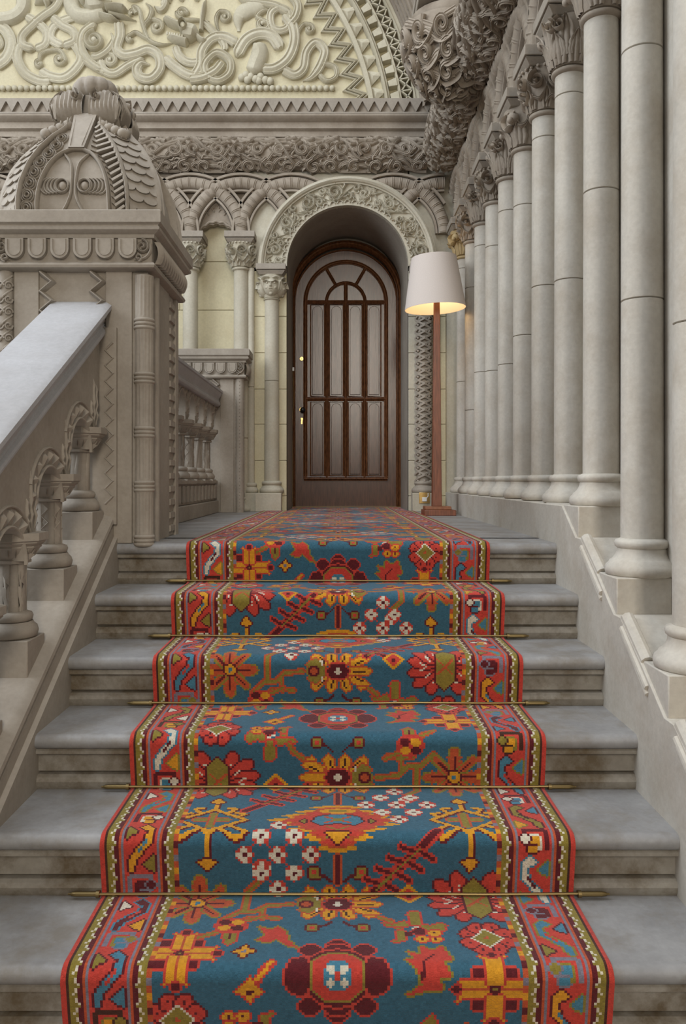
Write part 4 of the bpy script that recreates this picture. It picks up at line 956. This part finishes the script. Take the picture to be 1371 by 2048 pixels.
BY = [3.346-3.44-.342*i for i in range(6)][::-1]; y2 = 3.004-3.44
capf = lambda y: .286+SL*(y-y2); blkf = lambda y: -.051+SL*(y-y2); railf = lambda y: 1.007+SL*(y-.01)
nb = balustrade('stair_balustrade', 'sloping grey stone balustrade with carved arcade and broad smooth handrail', -1.055, BY, capf, blkf, lambda y: blkf(y)-.19, .116+.0, railf, -2.3, .02, railx=-1.085, root=(-1.055, -1.2, -.9))
# raking string under the balusters
S = lambda y: .028+.56*(y-.02)
strp = [(-.925, -1.3), (-.925, 0), (-.940, .006), (-.940, .052), (-.948, .058)]+[(-.958+.022*cos(radians(a)), .078+.022*sin(radians(a))) for a in (-50, -10, 30, 70)]+[(-.975, .106), (-1.20, .106), (-1.20, -1.3)]
m = MB(); m.hexa([(p, -2.6, S(-2.6)+q) for p, q in strp], [(p, .03, S(.03)+q) for p, q in strp]); m.build('raking_string', GREY, nb, ang=30)
m = MB()      # zigzag pilaster where the balustrade meets the pedestal
zz = [(-.955+(.016 if i % 2 else -.016), .165+.032*i) for i in range(22)]
strip(m, zz, .014, .022, lambda u, v, h: (u, .008-h, v), prof=[(-1, -.05), (-.1, 1), (.1, 1), (1, -.05)]); m.box(-1.10, -.925, -.006, .03, .08, .90); m.build('zigzag_pilaster', GREY, nb, ang=20)

def rectprof(m, cx, cy, hx, hy, prof):
    m.grid([[(cx-hx+i, cy-hy+i, z), (cx+hx-i, cy-hy+i, z), (cx+hx-i, cy+hy-i, z), (cx-hx+i, cy+hy-i, z)] for i, z in prof], cv=True)
    i, z = prof[0]; m.add([(cx-hx+i, cy-hy+i, z), (cx+hx-i, cy-hy+i, z), (cx+hx-i, cy+hy-i, z), (cx-hx+i, cy+hy-i, z)], [(0, 1, 2, 3)])
def pedestal(label, cx, cy, hx, hy, zt, zbase=0, near=True):
    t = thing('stone_pedestal', (cx, cy, zbase), label, 'pedestal'); G = GREY
    m = MB(); rectprof(m, cx, cy, hx, hy, [(0.004, zt), (0, zt-.004), (0, zt-.052), (.006, zt-.056), (.012, zt-.060), (.012, zt-.066), (.006, zt-.070), (.008, zt-.080), (.020, zt-.088), (.032, zt-.094), (.034, zt-.108), (.2, zt-.109)]); m.build('cap_slab', G, t, ang=30)
    m = MB(); rectprof(m, cx, cy, hx, hy, [(.2, zt-.10), (.045, zt-.10), (.047, zt-.20), (.045, zt-.205), (.035, zt-.210), (.031, zt-.219), (.035, zt-.229), (.045, zt-.234), (.07, zt-.238), (.2, zt-.24)]); fz = m.build('frieze', G, t, ang=30)
    yf = cy-hy+.046; x = cx-hx+.115; nT = 6 if near else 6; pt = (2*hx-.19)/nT
    for i in range(nT):
        m = MB(); xc_ = cx-hx+.095+pt*(i+.5); r = pt*.40; z1 = zt-.112; zc = zt-.190+r-.004
        P = [(xc_-r, z1)]+[(xc_-r*cos(a), zc-r*sin(a)) for a in np.linspace(0, pi, 11)]+[(xc_+r, z1)]
        m.prism(P, lambda p, q, s_: (p, s_, q), yf+.004, yf-.024)
        P2 = [(xc_-r*.72, z1-.004)]+[(xc_-r*.72*cos(a), zc-r*.72*sin(a)) for a in np.linspace(0, pi, 11)]+[(xc_+r*.72, z1-.004)]
        strip(m, P2, .0028, .028, lambda u, v, h: (u, yf-h, v)); m.build('frieze_tongue', G, t, ang=30)
    m = MB()       # carved corner scrolls and reeded side
    for cx_, sg in ((cx+hx-.088, 1), (cx-hx+.088, -1)):
        mp = lambda u, v, h: (u, yf-h, v)
        strip(m, spiral(cx_+.004*sg, zt-.142, .030, pi/2, 1.5, -sg, 26), .0065, .020, mp, prof=GROOVE); strip(m, spiral(cx_-.012*sg, zt-.188, .018, -pi/2, 1.2, sg, 16), .005, .018, mp)
        strip(m, cr_spline([(cx_+.035*sg, zt-.115), (cx_+.038*sg, zt-.16), (cx_+.015*sg, zt-.19), (cx_-.03*sg, zt-.20)], 6), .006, .018, mp, taper=(.2, .3))
    xs = cx+hx-.046; n = int((2*hy-.14)/.044)
    for i in range(n):
        y0 = cy-hy+.08+i*.044; strip(m, cr_spline([(y0, zt-.115), (y0+.004, zt-.15), (y0+.018, zt-.19), (y0+.02, zt-.203)], 4), .015, .022, lambda u, v, h: (xs+h+.022*sin(pi*min(1, max(0, (zt-.105-v)/.105))), u, v))
    tag(m.build('frieze_carving', G, t, ang=45), kind='stuff')
    bi = .072; m = MB(); m.box(cx-hx+bi, cx+hx-bi, cy-hy+bi+.012, cy+hy-bi, zbase, zt-.236)
    if near: zlo = zbase
    m.box(cx-hx+bi+.05, cx-.150, cy-hy+bi-.0, cy-hy+bi+.03, zbase, zt-.236); m.box(cx+.130, cx+hx-.135, cy-hy+bi-.0, cy-hy+bi+.03, zbase, zt-.236)
    m.build('pedestal_body', G, t, bevel=.003)
    m = MB()
    for xq in (cx-.115, cx+.095):
        n = 7; P = [(xq+(.024 if i % 2 else -.024), zt-.242-.040*i) for i in range(n)]; m = MB(); strip(m, P, .015, .036, lambda u, v, h: (u, cy-hy+bi+.012-h, v), prof=[(-1, -.05), (-.15, 1), (.15, 1), (1, -.05)]); m.build('zigzag_bar', G, t, ang=20)
    # corner colonnettes
    ccx, ccy = cx+hx-.086, cy-hy+.086; H = zt-.236
    if near:
        nR = 5; pitch_ = .2265; m = MB()
        def flp(z):   # fluted radius
            return None
        zb = zbase
        rings = [zb+.012+pitch_*i for i in range(nR+1)]
        G_ = []; na = 56
        zsamp = []
        for i in range(nR):
            a, b = rings[i]+.024, rings[i+1]-.024; zsamp += [a, a+.004, a+.012, b-.012, b-.004, b]
        for z in [zb]+zsamp:
            row = []
            for j in range(na):
                an = 2*pi*j/na; fl_ = .0045*(.5-.5*cos(an*14)); edge_ = 0 if any(abs(z-e_) < .005 for q in rings for e_ in (q+.024, q-.024)) else 1; row.append((ccx+(.0385-fl_*edge_)*cos(an), ccy+(.0385-fl_*edge_)*sin(an), z))
            G_.append(row)
        m.grid(G_, cv=True); m.build('fluted_colonnette', G, t, ang=60)
        for q in rings[:-1]:
            m = MB(); m.lathe([(.036, -.026)]+[(.0385+.0055*abs(sin(pi*(s_/12)*3))**.6, -.024+.048*s_/12) for s_ in range(13)]+[(.036, .026)], (ccx, ccy, q), 28); m.build('colonnette_ring', G, t, ang=60)
        m = MB(); lx = cx-hx+.086
        m.lathe([(.030, zbase), (.030, H)], (lx, ccy, 0), 20)
        mp = lambda u, v, h: (lx+(.030+h)*cos(u), ccy+(.030+h)*sin(u), v)
        z = zbase+.03; i = 0
        while z < H-.02:
            sg = 1 if i % 2 else -1
            for a0 in (-pi/2-.5, -pi/2+.6): strip(m, [(a0+p[0]/.03, z+p[1]) for p in spiral(0, 0, .018, 0, 1.2, sg, 12)], .12*.03*1.0/.03*.05/.05*.0+.005, .009, lambda u, v, h: mp(u, v, h)) if False else m.tube([mp(a0+p[0]/.034, z+p[1], .003) for p in spiral(0, 0, .020, 0, 1.2, sg, 12)], .0045, 6)
            m.tube([mp(-pi/2-1.1, z-.02, .003), mp(-pi/2, z+.012, .004), mp(-pi/2+1.1, z+.045, .003)], .0045, 6); z += .055; i += 1
        m.build('carved_colonnette', G, t, ang=60)
        # dentilled strip and roll on the side towards the carpet
        xs = cx+hx-bi; m = MB(); m.tube([(xs-.005, cy-hy+.20, zbase), (xs-.005, cy-hy+.20, H)], .030, 14); m.box(xs-.01, xs+.014, cy+.24, cy+hy-bi, zbase, H); m.box(xs-.01, xs+.006, cy-hy+.24, cy+.12, zbase, H); m.build('side_moulding', G, t, ang=50)
        z = zbase+.02
        while z < H-.04:
            m = MB(); m.hexa([(xs-.004, cy+.125, z), (xs-.004, cy+.235, z), (xs-.004, cy+.235, z+.034), (xs-.004, cy+.125, z+.034)], [(xs+.012, cy+.130, z+.004), (xs+.012, cy+.23, z+.004), (xs+.012, cy+.23, z+.030), (xs+.012, cy+.130, z+.030)]); m.build('side_dentil', G, t, smooth=False); z += .062
    else:
        m = MB(); m.lathe([(.034, zbase), (.034, H)], (ccx, ccy, 0), 20); mp = lambda u, v, h: (ccx+(.034+h)*cos(u), ccy+(.034+h)*sin(u), v)
        z = zbase
        while z < H-.05:
            for sg in (-1, 1): m.tube([mp(-pi/2+sg*1.5, z, .001), mp(-pi/2, z+.028, .001), mp(-pi/2-sg*1.5, z+.056, .001)], .0028, 5)
            z += .028
        m.build('diapered_colonnette', G, t, ang=60)
    return t
PCX, PCY, PZ = -1.105, .315, 1.375
ped = pedestal('large grey carved stone pedestal carrying the domed finial at the stair head', PCX, PCY, .375, .375, PZ)
pedf = pedestal('smaller looking far pedestal against the back wall left of the door', -1.095, 3.35, .375, .14, 1.325, near=False)
# plinth foot under the near pedestal on the stair side
# far level balustrade
fy = [5.43-3.44+.36*(i-3) for i in range(0, 7)]
fb = balustrade('landing_balustrade', 'dark level stone balustrade between the two pedestals, seen edge on', -1.06, fy, lambda y: .66, lambda y: .27, lambda y: .24, .18, lambda y: 1.0, .66, 3.26, railx=-1.075, root=(-1.06, 1.9, 0))
m = MB(); m.box(-1.2, -.975, .66, 3.26, 0, .10); m.box(-1.18, -1.0, .66, 3.26, .1, .27); m.box(-1.19, -.982, .66, 3.26, .235, .262); m.build('balustrade_plinth', GREY, fb, bevel=.006)
y = .74
while y < 3.2:
    m = MB(); m.box(-1.01, -.984, y, y+.075, .118, .225); m.build('dentil_block', GREY, fb, bevel=.003); y += .15

# ================================================================== DOME on the pedestal
dm = thing('domed_finial', (PCX, PCY, PZ), 'carved stone dome shaped finial with scales, owl like eyes and melon knob', 'finial')
prf = [(0, .325, .232), (.05, .327, .232), (.12, .318, .222), (.20, .295, .195), (.27, .258, .160), (.33, .215, .120), (.375, .172, .084), (.41, .142, .070), (.45, .122, .062), (.50, .115, .060), (.535, .115, .058)]
zq = [p[0] for p in prf]
def pP(z): return float(np.interp(z, zq, [p[1] for p in prf]))
def aP(z): return float(np.interp(z, zq, [p[2] for p in prf]))
m = MB(); ring_ = []
for z in np.linspace(0, .535, 26):
    p, a = pP(z)-.012, aP(z); ring_.append([(PCX+x, PCY+y, PZ+z) for x, y in ((a, -p), (p, -a), (p, a), (a, p), (-a, p), (-p, a), (-p, -a), (-a, -p))])
m.grid(ring_, cv=True); m.add(ring_[-1], [tuple(range(8))]); m.build('dome_core', GREY, dm, ang=30)
def rot4(k, x, y): return [(x, y), (-y, x), (-x, -y), (y, -x)][k]
def face_map(k):      # u lateral, v height, h outwards from face k (0 = front, 1 = right side)
    def f(u, v, h):
        y = -(pP(v)-.012+h); x, yy = rot4(k, u, y); return (PCX+x, PCY+yy, PZ+v)
    return f
zA = np.linspace(.0, .44, 24)
for k in (0, 1, 2, 3):
    mf = face_map(k); m = MB()
    for sg in (-1, 1):      # raised outer arch edge with ogee
        strip(m, [(sg*(aP(z)-.004), z) for z in zA], .011, .034, mf, prof=ROUND)
    niche = lambda z: .150*sqrt(max(0, 1-(max(0, z-.02)/.245)**2))
    zn_ = np.linspace(0, .262, 16)
    strip(m, [(-niche(z), z) for z in zn_]+[(niche(z), z) for z in zn_[::-1]], .008, .030, mf, prof=ROUND)
    m.build('arch_rim', GREY, dm, ang=50)
    if k == 0:
        m = MB()
        for i in range(8):      # guilloche of rings on the left band
            z = .020+.050*i-.001*i*i; xin = niche(z) if z < .26 else 0.035; bw_ = aP(z)-xin; x = -(xin+aP(z))/2-.003; r = min(.027, max(.018, bw_/2-.010))
            for q, hq in ((1, .012), (.68, .017), (.36, .022)): strip(m, arc(x, z, r*q, 0, 2*pi, 20), .0036, hq, mf, closed=False)
        m.build('guilloche_band', GREY, dm, ang=50)
        m = MB()
        for i in range(16):
            z = .010+.0245*i; xin = (niche(z) if z < .26 else .040); wd_ = aP(z)-xin; x0_ = xin+wd_*.38; x1_ = aP(z)-.012
            strip(m, [(x0_, z-.012), (x1_, z+.012)], .0060, .034, mf, prof=FLAT); strip(m, [(xin+.012, z+.006), (x0_, z-.008)], .0028, .012, mf)
        m.build('slatted_band', GREY, dm, ang=30)
        m = MB()
        for sg in (-1, 1):      # eyes
            for q in range(5):
                cx_ = sg*(.050+.0145*q); rr = .027+.0010*q; strip(m, arc(cx_, .105, rr, -pi/2*sg if sg > 0 else pi/2, (pi/2*sg if sg > 0 else 3*pi/2), 12), .0045, .020-.002*q, mf)
            strip(m, arc(sg*.046, .105, .026, 0, 2*pi, 22), .0045, .022, mf); cc_ = mf(sg*.046, .105, .004); m.ball(cc_, .017, 14, 8, (1, .8, 1))
            strip(m, cr_spline([(sg*.046, .0), (sg*.022, .040), (sg*.010, .08), (sg*.010, .15), (sg*.020, .20), (sg*.056, .245)], 6), .006, .020, mf, taper=(.05, .05))
        m.build('eye_relief', GREY, dm, ang=50)
        m = MB(); zt_, zb_ = .445, .262; m.grid([[mf(-w_, z, 0), mf(-w_, z, .036), mf(w_, z, .036), mf(w_, z, 0)] for z, w_ in ((zt_, .050), (zb_, .034))]); m.add([mf(-.034, zb_, 0), mf(-.034, zb_, .036), mf(.034, zb_, .036), mf(.034, zb_, 0)], [(0, 1, 2, 3)])
        strip(m, [(-.036, .43), (.036, .43)], .003, .040, mf); strip(m, [(-.038, .43), (-.024, .27)], .003, .040, mf); strip(m, [(.038, .43), (.024, .27)], .003, .040, mf); m.build('keystone', GREY, dm, ang=20)
    else:
        m = MB()
        for i in range(7):
            z = .02+.05*i; xin = niche(z) if z < .26 else .01
            for sg in (-1, 1):
                strip(m, [(sg*xin, z), (sg*(xin+(aP(z)-xin)*.5), z+.02), (sg*(aP(z)-.012), z)], .004, .02, mf); strip(m, [(sg*xin, z+.018), (sg*(xin+(aP(z)-xin)*.5), z+.038), (sg*(aP(z)-.012), z+.018)], .003, .02, mf)
        m.build('chevron_band', GREY, dm, ang=30)
# scales on the canted corners
m = MB(); sc_me = None
for c_ in range(4):
    for r_ in range(10):
        z1 = .42-.040*r_; z0 = z1-.052
        for q in range(2 if r_ % 2 == 0 else 3):
            nn = 2 if r_ % 2 == 0 else 3; f = (q+.5)/nn if nn == 2 else q/2.0
            def sp_(f, z, h):
                p, a = pP(max(0, z))-.008+h, aP(max(0, z))+.004; x = a+(p-a)*f; y = -(p+(a-p)*f); x, y = rot4(c_, x+h*.3, y-h*.3); return (PCX+x, PCY+y, PZ+max(0, z))
            w_ = .25; P = []
            for j in range(7):
                a = pi*j/6; P.append((min(1, max(0, f-w_*cos(a))), z0+.016-.016*sin(a)))
            top_ = [(min(1, max(0, f-w_)), z1), (min(1, max(0, f+w_)), z1)]
            outer = [sp_(x, z, .012) for x, z in P]+[sp_(top_[1][0], z1, .002), sp_(top_[0][0], z1, .002)]; inner = [sp_(x, z, -.002) for x, z in P]+[sp_(top_[1][0], z1, -.006), sp_(top_[0][0], z1, -.006)]
            ms = MB(); ms.hexa(inner, outer); ms.build('scale', GREY, dm, ang=25)
# volute leaves and melon knob
zt_ = PZ+.44
for k in range(4):
    for sg in (-1, 1):
        m = MB(); 
        # ribbed leaf bulging from the shoulder up to the crown
        G_ = []
        for j in range(11):
            q = j/10; th = pi*(q*1.15-.1); rr = .062*(1 if q < .85 else .8)
            row = []
            for i in range(15):
                u = (i/14-.5)*2; wv = .046*(1-.12*u*u); x = sg*(.078+.072*u*.9); out = .105+.065*sin(pi*q)**.8*(1-.15*u*u)+.004*cos(i*pi); z = .40+.135*q+.002*cos(i*pi)
                X, Y = rot4(k, x, -out); row.append((PCX+X, PCY+Y, PZ+z+.02*(1-abs(u))*(q > .7)))
            G_.append(row)
        m.grid(G_)
        mf = lambda u, v, h: (lambda XY: (PCX+XY[0], PCY+XY[1], PZ+v))(rot4(k, u, -(.128+h)))
        strip(m, spiral(sg*.045, .512, .026, pi/2, 1.3, sg, 18), .006, .042, mf); m.ball(mf(sg*.045, .512, .026), .008, 8, 6)
        for i in range(5): strip(m, [(sg*(.085+.016*i), .42), (sg*(.088+.018*i), .47), (sg*(.080+.014*i), .525)], .006, .046-.006*i, mf, taper=(.2, .2))
        for i in range(4): m.ball(mf(sg*(.075+.030*i), .392-.012*i, .030+.004*i), .024, 10, 8, (1, 1, .85)); m.tube([mf(sg*(.068+.030*i), .415-.012*i, .05), mf(sg*(.075+.030*i), .372-.012*i, .052)], .004, 5)
        m.build('volute_leaf', GREY, dm, ang=60)
dm.scale = (1, 1, 1.11)
m = MB(); G_ = []; na = 60
for j in range(11):
    q = j/10; ph = pi*q; row = []
    for i in range(na):
        an = 2*pi*i/na; r = (.030+.072*sin(ph)**.6)*(1-.10*abs(cos(an*5))**8) if 0 < q < 1 else .02; row.append((PCX+r*cos(an), PCY+r*sin(an), PZ+.545+.085*(1-cos(ph))/2))
    G_.append(row)
m.grid(G_, cv=True); m.lathe([(.03, .0), (.018, .02), (.0, .028)], (PCX, PCY, PZ+.628), 12); m.build('melon_knob', GREY, dm, ang=60)

# ================================================================== DOOR
dr_ = thing('door_1', (DX-.008, DY, 0), 'dark polished arched wooden door with moulded panels and brass lock', 'door'); tag(dr_, kind='structure'); del dr_['category']
CXD = DX-.008; ZD = 1.965
m = MB(); LW = .50
out_ = [(CXD-LW, 0)]+[(CXD-LW*cos(a), ZD+LW*sin(a)) for a in np.linspace(0, pi, 41)]+[(CXD+LW, 0)]
m.prism(out_, lambda p, q, t_: (p, t_, q), DY, DY+.05); m.build('door_leaf', WOOD, dr_, ang=30)
mD_ = lambda u, v, h: (CXD+u, DY-h, v)
def arch_line(w_, z0, zs, n=30): return [(-w_, z0)]+[(-w_, z0+(zs-z0)*.5)]+[(-w_*cos(a), zs+w_*sin(a)) for a in np.linspace(0, pi, n)]+[(w_, z0+(zs-z0)*.5), (w_, z0)]
m = MB(); strip(m, arch_line(.520, 0, ZD+.035), .030, .07, mD_, prof=GROOVE); strip(m, arch_line(.488, 0, ZD+.01), .008, .03, mD_); m.build('door_frame', WOODM, dr_)
REED = [(-1, -.05), (-1, .5), (-.7, .62), (-.55, .35), (-.3, .85), (0, 1), (.3, .85), (.55, .35), (.7, .62), (1, .5), (1, -.05)]
m = MB()
strip(m, arch_line(.386, .278, ZD), .020, .030, mD_, prof=REED); strip(m, [(-.40, .278), (.40, .278)], .020, .030, mD_, prof=REED)
for x in (-.18, 0, .18): strip(m, [(x, .29), (x, ZD if x else ZD+.19)], .019, .026, mD_, prof=REED)
for c_ in range(4):
    for z0, z1 in ((.30, 1.02), (1.06, 1.95)):
        xc_ = -.27+.18*c_; strip(m, [(xc_-.066, z0+.006), (xc_+.066, z0+.006), (xc_+.066, z1-.010), (xc_-.066, z1-.010), (xc_-.066, z0+.006)], .006, .018, mD_)
for z in (1.04, ZD): strip(m, [(-.385, z), (.385, z)], .019, .026, mD_, prof=REED)
strip(m, arc(0, ZD, .185, 0, pi, 30), .016, .027, mD_, prof=REED)
for a in (60, 120): strip(m, [(.19*cos(radians(a)), ZD+.19*sin(radians(a))), (.38*cos(radians(a)), ZD+.38*sin(radians(a)))], .015, .026, mD_, prof=REED)
m.build('door_moulding', WOODM, dr_, ang=30)
for c_ in range(4):
    for z0, z1 in ((.30, 1.02), (1.06, 1.95)):
        xc_ = -.27+.18*c_; hw_ = .050; m = MB()
        P = [(xc_-hw_, z0+.02), (xc_+hw_, z0+.02)]+[(xc_+hw_*cos(a), z1-.022-hw_+hw_*sin(a)) for a in np.linspace(0, pi, 13)]
        m.prism(P, lambda p, q, t_: (CXD+p, DY-t_, q), 0, .011); m.build('door_panel', WOOD, dr_, ang=30, bevel=.004)
m = MB(); m.box(CXD-.485, CXD-.335, DY-.0025, DY, .005, .235); m.box(CXD-.328, CXD+.325, DY-.0035, DY, .005, .235); m.box(CXD+.332, CXD+.485, DY-.0025, DY, .005, .235); m.build('bottom_rail', WOOD, dr_)
def disc(x, z, r, y0, y1, seg=20): 
    q = MB(); q.tube([(x, y0, z), (x, y1, z)], r, seg); return q
hx_ = (603-677)*7.9/1650
disc(hx_, 1.424, .021, DY-.014, DY).build('lock_cylinder', BRASS, dr_, bevel=.003); m = MB(); m.box(hx_-.002, hx_+.002, DY-.0155, DY-.014, 1.414, 1.430); m.build('keyhole', BLACK, dr_)
disc(hx_, .938, .024, DY-.008, DY).build('knob_rose', BRASS, dr_, bevel=.003); m = MB(); m.tube([(hx_, DY, .935), (hx_+.004, DY-.04, .935)], .008, 8); m.ball((hx_+.012, DY-.055, .932), .026, 16, 10); m.build('door_knob', BLACK, dr_)
m = MB(); m.prism([(hx_-.007, .80), (hx_+.007, .80), (hx_+.008, .83), (hx_+.013, .845), (hx_+.010, .86), (hx_-.010, .86), (hx_-.006, .84)], lambda p, q, t_: (p, t_, q), DY-.005, DY); m.build('escutcheon', BRASS, dr_)
m = MB(); m.box(-.442, -.422, DY-.075, DY-.05, 1.30, 1.335); ct = m.build('door_contact', WHITE, dr_, bevel=.003)
m = MB(); m.tube([(p[0], DY-.062, p[1]) for p in cr_spline([(-.436, 1.30), (-.430, 1.18), (-.424, 1.05), (-.436, .9), (-.440, .7), (-.436, .4), (-.438, .05)], 5)], .0022, 5); m.build('contact_wire', BRASS, dr_)
m = MB(); m.box(-.45, .59, DY-.10, DY+.02, 0, .012); m.build('threshold', RODM, dr_)

# ================================================================== FLOOR LAMP
LX, LY = .012+(870-677)*6.2/1650, 6.22-3.44
lp = thing('floor_lamp', (LX, LY, 0), 'tall wooden floor lamp with pale linen shade beside the door', 'floor lamp')
m = MB(); m.box(LX-.104, LX+.130, LY-.133, LY+.133, 0, .042); m.build('base_block', LWOOD, lp, bevel=.004)
m = MB(); m.box(LX-.095, LX+.10, LY-.09, LY+.09, .042, .068); m.build('base_step', plain('orange_lamp_wood', (.26, .10, .045), rough=.4, noise=.3, stretch=(2, 2, 12)), lp, bevel=.004)
m = MB(); R1 = lambda s_, z: [(LX-s_, LY-s_, z), (LX+s_, LY-s_, z), (LX+s_, LY+s_, z), (LX-s_, LY+s_, z)]
m.hexa(R1(.036, .068), R1(.021, 1.66)); m.build('pole', LWOOD, lp, bevel=.003)
tl = radians(-2.8)
def shd(r, a, z): 
    x, y = r*cos(a), r*sin(a); zz = z-1.56; return (LX-.010+x*cos(tl)+zz*sin(tl)*.6, LY+y, 1.56+zz*cos(tl)-x*sin(tl))
nS = 48
m = MB(); m.grid([[shd(.230-(.230-.170)*q, 2*pi*i/nS, 1.555+.385*q) for q in (0, .02, .25, .5, .75, .98, 1)] for i in range(nS)], cu=True); m.build('lamp_shade', LINEN, lp, ang=60)
m = MB(); m.grid([[shd(.2275-(.230-.170)*q, 2*pi*i/nS, 1.555+.385*q) for q in (0, .5, 1)] for i in range(nS)], cu=True); m.grid([[shd(.23, 2*pi*i/nS, 1.555), shd(.2275, 2*pi*i/nS, 1.555)] for i in range(nS)], cu=True); m.build('shade_lining', LINING, lp, ang=60)
m = MB()
for i in range(3): a = i*2*pi/3; m.tube([(LX, LY, 1.90), shd(.172, a, 1.925)], .0025, 6)
m.tube([(LX, LY, 1.64), (LX, LY, 1.91)], .006, 8); m.build('shade_carrier', RODM, lp)
m = MB(); m.ball((LX, LY, 1.76), .032, 14, 10, (1, 1, 1.3)); m.build('bulb', BULB, lp)
pl_ = bpy.data.lights.new('lamp_glow', 'POINT'); pl_.energy = 1.9; pl_.color = (1, .74, .44); pl_.shadow_soft_size = .04; po = bpy.data.objects.new('lamp_glow', pl_); COL.objects.link(po); po.location = (LX, LY-.0, 1.70)
# brass floor socket with plug on the column plinth
sx_, sz_ = (848-677)*6.9/1650, .115
so_ = thing('wall_socket_plate', (sx_, WY-.155, sz_), 'small square brass socket plate with white plug behind the lamp base', 'socket'); tag(so_, kind='thing')
m = MB(); m.box(sx_-.045, sx_+.045, WY-.158, WY-.1505, sz_-.045, sz_+.045); m.build('plate', BRASS, so_, bevel=.002)
m = MB(); m.box(sx_-.02, sx_+.018, WY-.185, WY-.158, sz_-.028, sz_+.006); m.tube([(sx_+.018, WY-.17, sz_+.0), (sx_+.03, WY-.17, sz_+.015), (sx_+.03, WY-.165, sz_+.04)], .004, 6); m.build('plug', WHITE, so_, bevel=.004)
